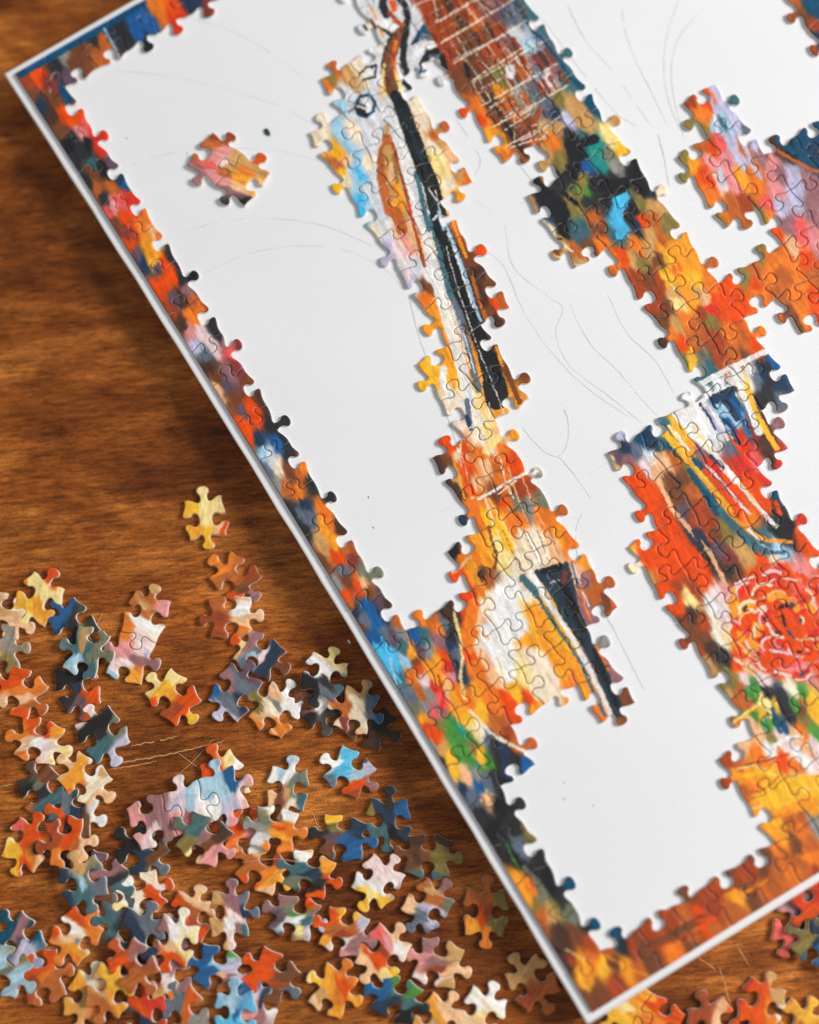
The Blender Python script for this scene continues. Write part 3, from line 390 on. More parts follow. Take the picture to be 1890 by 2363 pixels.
BANG = math.radians(-29)
for i, (x, y, k) in enumerate(DAB):
    u_, v_ = x * math.cos(BANG) + y * math.sin(BANG), -x * math.sin(BANG) + y * math.cos(BANG)
    KD.insert((*metric(u_, v_), 0), i)
KD.balance()
DCOL = np.array([PAL[k] for _, _, k in DAB], float)
STR = []
for part in STROKES.replace('\n', '|').split('|'):
    tk = part.split()
    if len(tk) < 3: continue
    STR.append((PAL[tk[0][0]], float(tk[0][1:]), [tuple(float(v) for v in q.split(',')) for q in tk[1:]]))
# rows of small bricks in the tower part of the picture
_rg = random.Random(4)
_L = [((1000, 0), (1062, -38)), ((1005, 52), (1140, -30)), ((1018, 101), (1190, -4)), ((1048, 146), (1215, 48)), ((1085, 195), (1250, 96)),
      ((1112, 244), (1285, 148)), ((1140, 292), (1312, 196)), ((1168, 338), (1235, 300))]
for (a0, a1), (b0, b1) in zip(_L[:-1], _L[1:]):
    n_ = int(math.hypot(b1[0] - b0[0], b1[1] - b0[1]) / 15)
    for k in range(n_):
        f0 = (k + _rg.uniform(.2, .8)) / n_
        p = (a0[0] + (a1[0] - a0[0]) * f0, a0[1] + (a1[1] - a0[1]) * f0); q = (b0[0] + (b1[0] - b0[0]) * f0, b0[1] + (b1[1] - b0[1]) * f0)
        if _rg.random() < .5:
            cc = _rg.choice('RRBBDbM')
            STR.insert(0, (PAL[cc], 13, [(p[0] * .7 + q[0] * .3 + 6, p[1] * .7 + q[1] * .3), (p[0] * .2 + q[0] * .8 + 6, p[1] * .2 + q[1] * .8)]))
        STR.append((PAL[_rg.choice('DBDF')], 1.8, [p, q]))
        h1 = ((p[0] + q[0]) / 2, (p[1] + q[1]) / 2)
        if _rg.random() < .5: STR.append((PAL[_rg.choice('TFe')], 1.5, [h1, (h1[0] + 14, h1[1] - 8)]))
for k in range(34):                         # curled petals round the heart of the rose
    q0 = k * 2.4; rad_ = 24 + 108 * (k / 34) ** .62 * _rg.uniform(.9, 1.1)
    cxr, cyr = 1822 + rad_ * math.cos(q0), 1434 + rad_ * .88 * math.sin(q0)
    cr = _rg.uniform(9, 20) + rad_ * .08; a_ = q0 + _rg.uniform(-1.1, .3); ln_ = _rg.uniform(1.2, 2.4)
    arc = lambda rr: [(cxr + rr * math.cos(q) * 1.1 - .35 * rr * math.cos(q0), cyr + rr * math.sin(q) - .35 * rr * math.sin(q0)) for q in np.linspace(a_, a_ + ln_, 6)]
    STR.append((PAL[_rg.choice('OOOra')], cr * .9, arc(cr * .6)))
    STR.append((PAL[_rg.choice('PFFxkp')], _rg.uniform(3.5, 8), arc(cr)))
    if k % 7 == 4 or k < 3: STR.append((PAL[_rg.choice('KN')], 8, arc(cr * .3)[:4]))
for a0, a1 in _L:
    STR.append((PAL['F'], 2.6, [a0, (a0[0] * .5 + a1[0] * .5, a0[1] * .5 + a1[1] * .5 + 1), a1]))


def vnoise(x, y, seed):
    """smooth value noise, vectorised"""
    xi = np.floor(x).astype(np.int64); yi = np.floor(y).astype(np.int64)
    fx = x - xi; fy = y - yi; fx = fx * fx * (3 - 2 * fx); fy = fy * fy * (3 - 2 * fy)

    def h(a, b_):
        n = (a * 374761393 + b_ * 668265263 + seed * 974711) & 0x7fffffff
        n = ((n ^ (n >> 13)) * 1274126177) & 0x7fffffff
        return ((n ^ (n >> 16)) & 0xffff) / 65535.0
    return (h(xi, yi) * (1 - fx) + h(xi + 1, yi) * fx) * (1 - fy) + (h(xi, yi + 1) * (1 - fx) + h(xi + 1, yi + 1) * fx) * fy


def s2l(a):
    a = np.clip(a / 255.0, 0, 1)
    return np.where(a <= 0.04045, a / 12.92, ((a + 0.055) / 1.055) ** 2.4) ** 1.10


def finish(rgb, x, y, ang):
    """bristle streaks and small colour shifts of the oil paint (x, y in picture pixels)"""
    ca, sa = math.cos(ang), math.sin(ang)
    u, v = x * ca + y * sa, -x * sa + y * ca
    st = vnoise(u / 3.2, v / 26.0, 3) * 0.6 + vnoise(u / 7.0, v / 40.0, 5) * 0.4
    st2 = vnoise(x / 9.0, y / 9.0, 9)
    k = 1 + 0.26 * (st - 0.5) + 0.10 * (st2 - 0.5)
    return rgb * k[:, None]


def blend(kd, cols, wx, wy, out, n=4, p=6.0):
    for i in range(len(wx)):
        f = kd.find_n((wx[i], wy[i], 0), n)
        sw = 0.0; acc = 0.0
        d0 = f[0][2] + 1.5
        for q in f:
            g = (d0 / (q[2] + 1.5)) ** p
            sw += g; acc = acc + cols[q[1]] * g
        out[i] = acc / sw


def paint(x, y):
    """x, y arrays in picture pixels -> sRGB"""
    u, v, (dv, du) = brush(x, y, BANG, 1)
    wx, wy = metric(u + du, v + dv)
    out = np.empty((len(x), 3))
    blend(KD, DCOL, wx, wy, out)
    # strokes
    sx = x + 2.4 * (vnoise(x / 6, y / 6, 31) - .5); sy = y + 2.4 * (vnoise(x / 6, y / 6, 32) - .5)
    edge = (vnoise(x / 2.5, y / 2.5, 33) - .5)
    for col, wd, pts in STR:
        hw = wd / 2
        xs = [p[0] for p in pts]; ys = [p[1] for p in pts]
        msk = (sx > min(xs) - hw - 3) & (sx < max(xs) + hw + 3) & (sy > min(ys) - hw - 3) & (sy < max(ys) + hw + 3)
        idx = np.nonzero(msk)[0]
        if not len(idx): continue
        best = np.full(len(idx), 1e9)
        px, py = sx[idx], sy[idx]
        for (ax, ay), (bx, by) in zip(pts[:-1], pts[1:]):
            dx, dy = bx - ax, by - ay
            tt = np.clip(((px - ax) * dx + (py - ay) * dy) / (dx * dx + dy * dy + 1e-6), 0, 1)
            best = np.minimum(best, np.hypot(px - ax - tt * dx, py - ay - tt * dy))
        a = np.clip((hw - best + edge[idx] * min(1.3, hw * .6)) / 1.2 + .5, 0, 1) * 0.94
        out[idx] = out[idx] * (1 - a[:, None]) + np.array(col) * a[:, None]
    return finish(out, x, y, math.radians(-28))


# ------------------------------------------------------------------ jigsaw cutting
def bez(p0, p1, p2, p3, n):
    tt = np.linspace(0, 1, n, endpoint=False)[:, None]
    return (1 - tt) ** 3 * p0 + 3 * (1 - tt) ** 2 * tt * p1 + 3 * (1 - tt) * tt ** 2 * p2 + tt ** 3 * p3


def edge_pts(a, b_, sign, rg, flat=False, dip=.074):
    """polyline from a to b (b excluded); sign +1: knob to the LEFT of a->b"""
    a = np.array(a, float); b_ = np.array(b_, float); d = b_ - a; L = np.hypot(*d)
    if flat or sign == 0:
        return np.array([a + d * k / 5 for k in range(5)])
    ux = d / L; uy = np.array([-ux[1], ux[0]]) * sign
    s = U * 0.92 * rg.uniform(0.93, 1.05)
    cx = L * 0.5 + rg.uniform(-0.06, 0.06) * L
    nk = 0.093 * s * rg.uniform(0.9, 1.1)       # neck half width
    kw = 0.168 * s * rg.uniform(0.95, 1.08)      # knob half width
    hh = 0.300 * s * rg.uniform(0.94, 1.06)      # knob height
    lean = rg.uniform(-0.03, 0.03) * s
    dip0 = -dip * s * rg.uniform(0.6, 1.2); dip1 = -dip * s * rg.uniform(0.5, 1.25)
    tp = rg.uniform(0.0, 0.03) * s
    P = lambda x, y: np.array([x, y])
    seg = []
    seg += [bez(P(0, 0), P(cx * .35, tp), P(cx - nk * 3.0, dip0 * .6), P(cx - nk * 1.75, dip0), 6)]
    seg += [bez(P(cx - nk * 1.75, dip0), P(cx - nk * .75, dip0 * 1.25), P(cx - nk * .75 + lean * .3, hh * .12), P(cx - nk * 1.05 + lean * .5, hh * .30), 5)]
    seg += [bez(P(cx - nk * 1.05 + lean * .5, hh * .30), P(cx - kw * 1.12 + lean * .7, hh * .50), P(cx - kw * 1.12 + lean, hh * 1.0), P(cx + lean, hh), 8)]
    seg += [bez(P(cx + lean, hh), P(cx + kw * 1.12 + lean, hh * 1.0), P(cx + kw * 1.12 + lean * .7, hh * .50), P(cx + nk * 1.05 + lean * .5, hh * .30), 8)]
    seg += [bez(P(cx + nk * 1.05 + lean * .5, hh * .30), P(cx + nk * .75 + lean * .3, hh * .12), P(cx + nk * .75, dip1 * 1.25), P(cx + nk * 1.75, dip1), 5)]
    seg += [bez(P(cx + nk * 1.75, dip1), P(cx + nk * 3.0, dip1 * .6), P(L - (L - cx) * .35, tp), P(L, 0), 6)]
    q = np.vstack(seg)
    return a + q[:, :1] * ux + q[:, 1:] * uy


def inset(poly, d):
    """shrink a counter-clockwise outline by d"""
    nx = np.roll(poly, -1, 0); pv = np.roll(poly, 1, 0)
    t1 = poly - pv; t1 /= np.linalg.norm(t1, axis=1)[:, None] + 1e-9
    t2 = nx - poly; t2 /= np.linalg.norm(t2, axis=1)[:, None] + 1e-9
    n1 = np.stack([-t1[:, 1], t1[:, 0]], 1); n2 = np.stack([-t2[:, 1], t2[:, 0]], 1)
    n = n1 + n2; ln = np.linalg.norm(n, axis=1)[:, None]
    n /= np.maximum(ln, 1e-6)
    k = 1 / np.maximum((n * n1).sum(1), 0.55)
    return poly + n * (d * k)[:, None]


STEP = 0.046
jobs = []                                      # meshes waiting for their colours


def piece_mesh(poly, origin, z0, colour_fn, rg, TH=TH):
    """one puzzle piece from its counter-clockwise outline; colour_fn(x, y) on world xy -> linear rgb"""
    poly = np.asarray(poly)
    o0 = inset(poly, 0.012); o1 = inset(poly, 0.022); o2 = inset(poly, 0.062)
    n = len(poly)
    mn = o2.min(0); mxx = o2.max(0)
    gx = np.arange(mn[0], mxx[0], STEP); gy = np.arange(mn[1], mxx[1], STEP)
    G = np.stack(np.meshgrid(gx, gy), -1).reshape(-1, 2)
    G = G + (np.random.rand(*G.shape) - .5) * STEP * .4
    # inside test
    x, y = G[:, 0], G[:, 1]; ins = np.zeros(len(G), bool)
    x1, y1 = o2[:, 0], o2[:, 1]; x2, y2 = np.roll(x1, -1), np.roll(y1, -1)
    for i in range(n):
        c_ = ((y1[i] > y) != (y2[i] > y))
        if c_.any():
            xx = (x2[i] - x1[i]) * (y - y1[i]) / (y2[i] - y1[i] + 1e-12) + x1[i]
            ins ^= c_ & (x < xx)
    G = G[ins]
    D = np.min(((G[:, None, :] - o2[None, ::2, :]) ** 2).sum(-1), axis=1)
    G = G[D > (STEP * .45) ** 2]
    allp = np.vstack([o2, G])
    res = delaunay_2d_cdt([Vector(p) for p in allp], [], [list(range(n))], 1, 1e-5)
    v2 = np.array([tuple(v) for v in res[0]]); fc = res[2]; orig = res[3]
    # the outline ring must map one to one
    ring = [-1] * n
    for i, og in enumerate(orig):
        for q in og:
            if q < n and ring[q] < 0: ring[q] = i
    verts = [(p[0], p[1], TH) for p in v2]
    faces = [tuple(f) for f in fc]
    mat = [0] * len(faces)
    b1 = len(verts); verts += [(p[0], p[1], TH - 0.022) for p in o1]
    b0 = len(verts); verts += [(p[0], p[1], TH - 0.055) for p in o0]
    bb = len(verts); verts += [(p[0], p[1], 0.0) for p in inset(poly, 0.006)]
    for i in range(n):
        j = (i + 1) % n
        if ring[i] < 0 or ring[j] < 0: continue
        faces.append((ring[i], b1 + i, b1 + j, ring[j])); mat.append(0)
        faces.append((b1 + i, b0 + i, b0 + j, b1 + j)); mat.append(0)
        faces.append((b0 + i, bb + i, bb + j, b0 + j)); mat.append(1)
    V = np.array(verts)
    me = bpy.data.meshes.new('puzzle_piece')
    ox, oy = origin
    me.from_pydata([(v[0] - ox, v[1] - oy, v[2]) for v in verts], [], faces)
    me.materials.append(M_PRINT); me.materials.append(M_CARD)
    me.polygons.foreach_set('material_index', mat)
    me.polygons.foreach_set('use_smooth', [m_ == 0 for m_ in mat])
    me.update()
    rgb = colour_fn(V[:, 0], V[:, 1])
    ca = me.color_attributes.new('print', 'FLOAT_COLOR', 'POINT')
    buf = np.ones((len(V), 4), np.float32); buf[:, :3] = rgb
    ca.data.foreach_set('color', buf.ravel())
    return me


def board_colour(x, y):
    px, py = proj_np(x, y, TB)
    return s2l(paint(px, py))


def parse_dir(s):
    d = {}
    for tkn in s.split():
        c, r = tkn[:-1].split(','); d[(int(c), int(r))] = 1 if tkn[-1] == '+' else -1
    return d


VD, HD = parse_dir(VS), parse_dir(HS)


def vdir(c, r):
    if c == 0: return 0
    return VD.get((c, r)) or (1 if ((c * 7 + r * 13 + (c * r) % 3) % 2) else -1)


def hdir(c, r):
    if r in (1, 26): return 0
    return HD.get((c, r)) or (1 if ((c * 5 + r * 11 + (c + r) % 3) % 2) else -1)


_cache = {}


def vedge(c, r):            # from corner (c, r) down to (c, r+1); + = knob to +x
    k = ('v', c, r)
    if k not in _cache:
        rg = random.Random(c * 131 + r * 17 + 5)
        _cache[k] = edge_pts(corner(c, r), corner(c, r + 1), vdir(c, r), rg)   # going down: left side is +x
    return _cache[k]


def hedge(c, r):            # from corner (c, r) right to (c+1, r); + = knob down (-y), i.e. to the right
    k = ('h', c, r)
    if k not in _cache:
        rg = random.Random(c * 313 + r * 29 + 11)
        _cache[k] = edge_pts(corner(c, r), corner(c + 1, r), -hdir(c, r), rg)
    return _cache[k]


def close(e, end):
    return np.vstack([e, np.array(end)[None]])


def cell_outline(c, r):
    """counter-clockwise: down the left side, right along the bottom, up the right, left along the top"""
    A, B_, C_, D_ = corner(c, r), corner(c, r + 1), corner(c + 1, r + 1), corner(c + 1, r)
    left = vedge(c, r)
    bot = hedge(c, r + 1)
    right = close(vedge(c + 1, r), C_)[::-1][:-1]
    top = close(hedge(c, r), D_)[::-1][:-1]
    return np.vstack([left, bot, right, top])


SECT = {
    'border': ('assembled jigsaw border strip, brown and orange with blue patches, along the board edges', 'puzzle section'),
    'violin': ('assembled jigsaw section showing the orange violin with its long black neck', 'puzzle section'),
    'tower': ('assembled jigsaw section of brown brickwork, dark glass and gold leaves right of the violin neck', 'puzzle section'),
    'fan': ('assembled lilac and orange jigsaw section with a dark blue rim', 'puzzle section'),
    'rose': ('assembled jigsaw section with the red rose, striped vase and yellow cloth', 'puzzle section'),
    'corner': ('small navy and rust jigsaw bit in the upper right corner of the photo', 'puzzle section')}


def section(c, r):
    if c >= 19 and r <= 11: return 'corner'
    if c == 0 or r == 1 or (r == 25 and c <= 5): return 'border'
    if c >= 14 and r <= 16: return 'fan'
    if c >= 10 and r <= 15: return 'tower'
    if c <= 9 and r <= 15: return 'violin'
    if c <= 5: return 'violin'
    return 'rose'


roots = {}
for r, spans in ROWS.items():
    for c0, c1 in spans:
        for c in range(c0, c1 + 1):
            sname = section(c, r)
            if sname not in roots:
                roots[sname] = add('puzzle_section', None)
                mid = (corner(c, r) + corner(c + 1, r + 1)) / 2
                roots[sname].location = (mid[0], mid[1], 0.004)
                tag(roots[sname], SECT[sname][0], SECT[sname][1], 'assembled parts of the puzzle')
            rt = roots[sname]
            poly = cell_outline(c, r)
            ctr = (corner(c, r) + corner(c + 1, r + 1)) / 2
            rg = random.Random(c * 77 + r)
            me = piece_mesh(poly, ctr, 0, board_colour, rg, TB)
            o = add('puzzle_piece', me, rt)
            o.location = (ctr[0] - rt.location.x, ctr[1] - rt.location.y, rg.uniform(0, 0.02))
            o.rotation_euler = (rg.uniform(-.012, .012), rg.uniform(-.012, .012), 0)

# ------------------------------------------------------------------ the white board under the puzzle
MG = 0.40


def board_outline(extra):
    pts = []
    for r in np.linspace(1, 26, 40):
        ri = corner(0, r); sm = 0.0
        pts.append((ri[0] - extra, ri[1]))
    # smooth out the small steps of the cut grid
    P_ = np.array(pts)
    tt = np.linspace(0, 1, len(P_))
    P_[:, 0] = np.polyval(np.polyfit(tt, P_[:, 0], 3), tt); P_[:, 1] = np.polyval(np.polyfit(tt, P_[:, 1], 1), tt)
    P_[0, 1] += extra; P_[-1, 1] -= extra * .75
    br = corner(22, 26); tr = corner(22, 1)
    b3 = corner(6, 26); sl = (b3[1] - P_[-1, 1] - extra * .0) / (b3[0] - P_[-1, 0])
    rr = [(40 * U * .85, P_[-1, 1] + 0 * 40), (40 * U * .85, P_[0, 1])]
    return P_, rr


BL, BR = board_outline(MG)
# lower and upper edges follow the cut grid, too
low = np.array([[corner(c, 26)[0], corner(c, 26)[1]] for c in range(0, 9)])
pl = np.polyfit(low[:, 0], low[:, 1], 2)
upp = np.array([[corner(c, 1)[0], corner(c, 1)[1]] for c in range(0, 7)])
pu = np.polyfit(upp[:, 0], upp[:, 1], 1)
xr = 64.0
xs = np.linspace(BL[-1, 0], xr, 12)
lowc = [(x_, np.polyval(pl, min(x_, 16)) + (np.polyval(pl, 16) - np.polyval(pl, 15)) * max(0, x_ - 16) - MG * .8) for x_ in xs]
xs2 = np.linspace(xr, BL[0, 0], 8)
uppc = [(x_, np.polyval(pu, x_) + MG * .8) for x_ in xs2]
outline = np.array([(p[0] + 0.012 * math.sin(i * 1.7) + 0.01 * math.sin(i * 4.1), p[1]) for i, p in enumerate(BL[1:-1])] + lowc + uppc)
rootb = add('puzzle_board', None); rootb.location = (0, 0, 0)
tag(rootb, 'large white board with a pale rim under the half finished jigsaw', 'board')
prof = [(0.0, ZT + 0.002), (0.0, -0.05), (0.012, -0.018), (0.04, -0.003), (0.10, 0.0)]
rings = [inset(outline, a) for a, _ in prof]
vv = []; ff = []
for (a, z_), rgp in zip(prof, rings): vv += [(p[0], p[1], z_) for p in rgp]
n_ = len(outline)
for k in range(len(prof) - 1):
    for i in range(n_):
        j = (i + 1) % n_
        ff.append((k * n_ + i, k * n_ + j, (k + 1) * n_ + j, (k + 1) * n_ + i))
rim = mesh_from('board_rim', vv, ff, M_RIM, True)
add('board_rim', rim, rootb)
top = rings[-1]
add('board_panel', mesh_from('board_panel', [(p[0], p[1], 0.0) for p in top] + [(p[0], p[1], -0.12) for p in top],
    [tuple(range(n_))] + [(i, n_ + i, n_ + (i + 1) % n_, (i + 1) % n_) for i in range(n_)], M_BOARD), rootb)


# ------------------------------------------------------------------ thin flat lines (pencil on the board, scratches on the table)
def vn1(t_):
    return float(vnoise(np.array([t_]), np.array([0.5]), 77)[0])


def ribbon(pts, z, wd, jit=0.0, seed=0, gap=True):
    rg = random.Random(seed)
    P_ = [np.array(unproj(x, y, z)) for x, y in pts]
    # Catmull-Rom
    Q = []
    PP = [P_[0]] + P_ + [P_[-1]]
    for i in range(1, len(PP) - 2):
        for tt in np.linspace(0, 1, 10, endpoint=False):
            a, b2, c2, d2 = PP[i - 1], PP[i], PP[i + 1], PP[i + 2]
            Q.append(0.5 * ((2 * b2) + (-a + c2) * tt + (2 * a - 5 * b2 + 4 * c2 - d2) * tt ** 2 + (-a + 3 * b2 - 3 * c2 + d2) * tt ** 3))
    Q.append(P_[-1]); Q = np.array(Q)
    Q = Q + np.array([[rg.uniform(-jit, jit), rg.uniform(-jit, jit)] for _ in Q])
    T_ = np.gradient(Q, axis=0); T_ /= np.linalg.norm(T_, axis=1)[:, None] + 1e-9
    N_ = np.stack([-T_[:, 1], T_[:, 0]], 1)
    m_ = len(Q)
    wds = np.array([wd * rg.uniform(.6, 1.2) * min(1, 0.3 + min(i, m_ - 1 - i) / 5) for i in range(m_)])[:, None] / 2
    A_ = Q + N_ * wds; B2 = Q - N_ * wds
    return [(p[0], p[1], z) for p in A_] + [(p[0], p[1], z) for p in B2], [(i, m_ + i, m_ + i + 1, i + 1) for i in range(m_ - 1) if not (gap and vn1(i * .35 + seed * 7) < .20)]


def lines_obj(name, curves, z, wd, mat, parent=None, jit=0.01, sc_=1.0):
    vv, ff = [], []
    for s, cv in enumerate(curves):
        a, b2 = ribbon([(x * sc_, y * sc_) for x, y in cv], z + 0.0006 * s, wd, jit, s)
        o = len(vv); vv += a; ff += [tuple(i + o for i in f) for f in b2]
    return add(name, mesh_from(name, vv, ff, mat), parent)


PENCIL = [[(240, 148), (350, 160), (470, 185), (590, 225), (665, 265)], [(400, 40), (480, 62), (570, 112), (640, 165)],
          [(270, 350), (370, 320), (470, 312), (600, 320), (700, 350)], [(370, 500), (450, 470), (560, 460), (680, 475), (790, 520)],
          [(430, 575), (520, 535), (620, 518), (720, 525), (800, 560), (850, 605)],
          [(1000, 420), (1060, 470), (1080, 560), (1150, 620), (1185, 650), (1170, 700), (1200, 770), (1290, 840), (1350, 890)],
          [(1010, 520), (1060, 560), (1100, 650), (1160, 740), (1240, 820), (1330, 880)],
          [(1200, 640), (1240, 720), (1300, 780), (1360, 850), (1385, 875)], [(1280, 620), (1320, 700), (1380, 760), (1420, 830)],
          [(1120, 10), (1180, 90), (1240, 170), (1300, 240), (1340, 265)], [(1190, 0), (1230, 80), (1290, 150), (1340, 220), (1370, 262)],
          [(1310, 0), (1315, 60), (1340, 130), (1375, 200), (1405, 262)], [(1430, 0), (1408, 60), (1398, 130), (1405, 200), (1430, 270)],
          [(1480, 20), (1435, 70), (1415, 130), (1418, 200), (1440, 290)], [(1100, 900), (1140, 945), (1175, 960), (1195, 930), (1195, 880), (1180, 850)],
          [(1175, 960), (1210, 1000), (1245, 1050)], [(920, 1080), (985, 1055)], [(1225, 1080), (1212, 1130), (1230, 1220), (1290, 1320), (1345, 1430), (1358, 1452)],
          [(860, 620), (880, 700), (900, 760), (905, 800)], [(1080, 330), (1130, 400), (1095, 430)], [(960, 250), (1010, 330), (1000, 370)],
          [(1385, 280), (1400, 340), (1410, 400)], [(985, 1050), (1010, 1080)], [(930, 840), (950, 900), (960, 930)], [(1240, 1000), (1300, 960)]]
lines_obj('pencil_drawing', PENCIL, 0.003, 0.04, M_PENCIL, rootb, 0.012, 1890 / 1724)['kind'] = 'stuff'
specks = lines_obj('speck', [[(430, 352), (432, 355)], [(1300, 1805), (1303, 1807)], [(1368, 1858), (1371, 1860)], [(1300, 1845), (1304, 1843)], [(290, 318), (294, 320)], [(860, 1215), (864, 1222)], [(850, 1145), (850, 1150)]], 0.003, 0.05, M_CRUMB, rootb, 0.0)
specks['kind'] = 'stuff'

lines_obj('scratch', [[(262, 1762), (330, 1752), (400, 1738), (470, 1722), (520, 1710)], [(250, 1775), (300, 1768), (360, 1756)], [(300, 1722), (350, 1712), (410, 1700)], [(0, 1815), (40, 1808)], [(1660, 2230), (1690, 2330)], [(1600, 2200), (1680, 2260)],
                      [(1700, 2180), (1730, 2230)], [(900, 2050), (925, 2046)]], ZT + 0.003, 0.05, M_SCRATCH, None, 0.03)
tag(bpy.data.objects['scratch'], kind='structure'); bpy.data.objects['scratch'].name = 'table_scratches'
lines_obj('groove', [[(270, 1768), (340, 1756), (410, 1742), (480, 1722)], [(560, 1694), (640, 1684), (700, 1676)]], ZT + 0.006, 0.035, M_GROOVE, None, 0.02)
tag(bpy.data.objects['groove'], kind='structure'); bpy.data.objects['groove'].name = 'table_grooves'


def tube(name, pts, zf, rad, mat, label, cat, group=None):
    """a fine fibre lying on a surface, square in section"""
    P_ = [np.array([*unproj(x, y, z_), z_]) for (x, y), z_ in zip(pts, zf)]
    Q = []
    PP = [P_[0]] + P_ + [P_[-1]]
    for i in range(1, len(PP) - 2):
        for tt in np.linspace(0, 1, 8, endpoint=False):
            a, b2, c2, d2 = PP[i - 1], PP[i], PP[i + 1], PP[i + 2]
            Q.append(0.5 * ((2 * b2) + (-a + c2) * tt + (2 * a - 5 * b2 + 4 * c2 - d2) * tt ** 2 + (-a + 3 * b2 - 3 * c2 + d2) * tt ** 3))
    Q.append(P_[-1]); Q = np.array(Q); T_ = np.gradient(Q, axis=0); T_ /= np.linalg.norm(T_, axis=1)[:, None] + 1e-9
    N_ = np.stack([-T_[:, 1], T_[:, 0], 0 * T_[:, 0]], 1); Z_ = np.array([0, 0, 1.0])
    vv = []
    for q, n in zip(Q, N_): vv += [q + n * rad, q + Z_ * rad, q - n * rad, q - Z_ * rad]
    ff = [(4 * i + k, 4 * i + 4 + k, 4 * i + 4 + (k + 1) % 4, 4 * i + (k + 1) % 4) for i in range(len(Q) - 1) for k in range(4)]
    o = add(name, mesh_from(name, vv, ff, mat, True)); tag(o, label, cat, group)
    return o


for pts, lb in [([(412, 1738), (448, 1765), (485, 1785)], 'fine pale fibre crossing a second one beside the long table scratch'),
                ([(400, 1795), (440, 1762), (490, 1708)], 'longer pale fibre slanting up to the right over the table scratch'),
                ([(236, 1415), (222, 1445)], 'short pale fibre beside the dark teal loose piece'),
                ([(724, 1880), (730, 1900), (742, 1915)], 'short curled fibre above the blue and yellow loose piece'),
                ([(560, 1990), (640, 1982), (690, 1990)], 'pale fibre lying across the orange loose piece')]:
    tube('fibre', pts, [ZT + .03 if pts[0][0] != 560 else ZT + TH + .06] * len(pts), 0.012, M_HAIR, lb, 'fibre', 'fibres on the table')


def lump(name, x, y, z, s, mat, label, cat, seed):
    rg = random.Random(seed); cx, cy = unproj(x, y, z); vv = []; ff = []
    nr, ns = 5, 8
    for i in range(nr):
        th = math.pi * (i + .5) / nr
        for k in range(ns):
            ph = 2 * math.pi * k / ns; q = rg.uniform(.75, 1.2)
            vv.append((cx + s[0] * math.sin(th) * math.cos(ph) * q, cy + s[1] * math.sin(th) * math.sin(ph) * q, z + s[2] * (1 + math.cos(th))))
    for i in range(nr - 1):
        for k in range(ns):
            ff.append((i * ns + k, (i + 1) * ns + k, (i + 1) * ns + (k + 1) % ns, i * ns + (k + 1) % ns))
    ff += [tuple(range(ns)), tuple(range((nr - 1) * ns, nr * ns))[::-1]]
    o = add(name, mesh_from(name, vv, ff, mat, True)); tag(o, label, cat); return o


lump('crumb', 617, 306, 0.0, (.11, .2, .05), M_CRUMB, 'tiny dark teal crumb on the white board right of the joined pink pair', 'crumb', 3)
lump('lint', 806, 1481, ZT, (.06, .11, .05), M_LINT, 'white fleck of lint on the table close to the board edge', 'lint', 5)

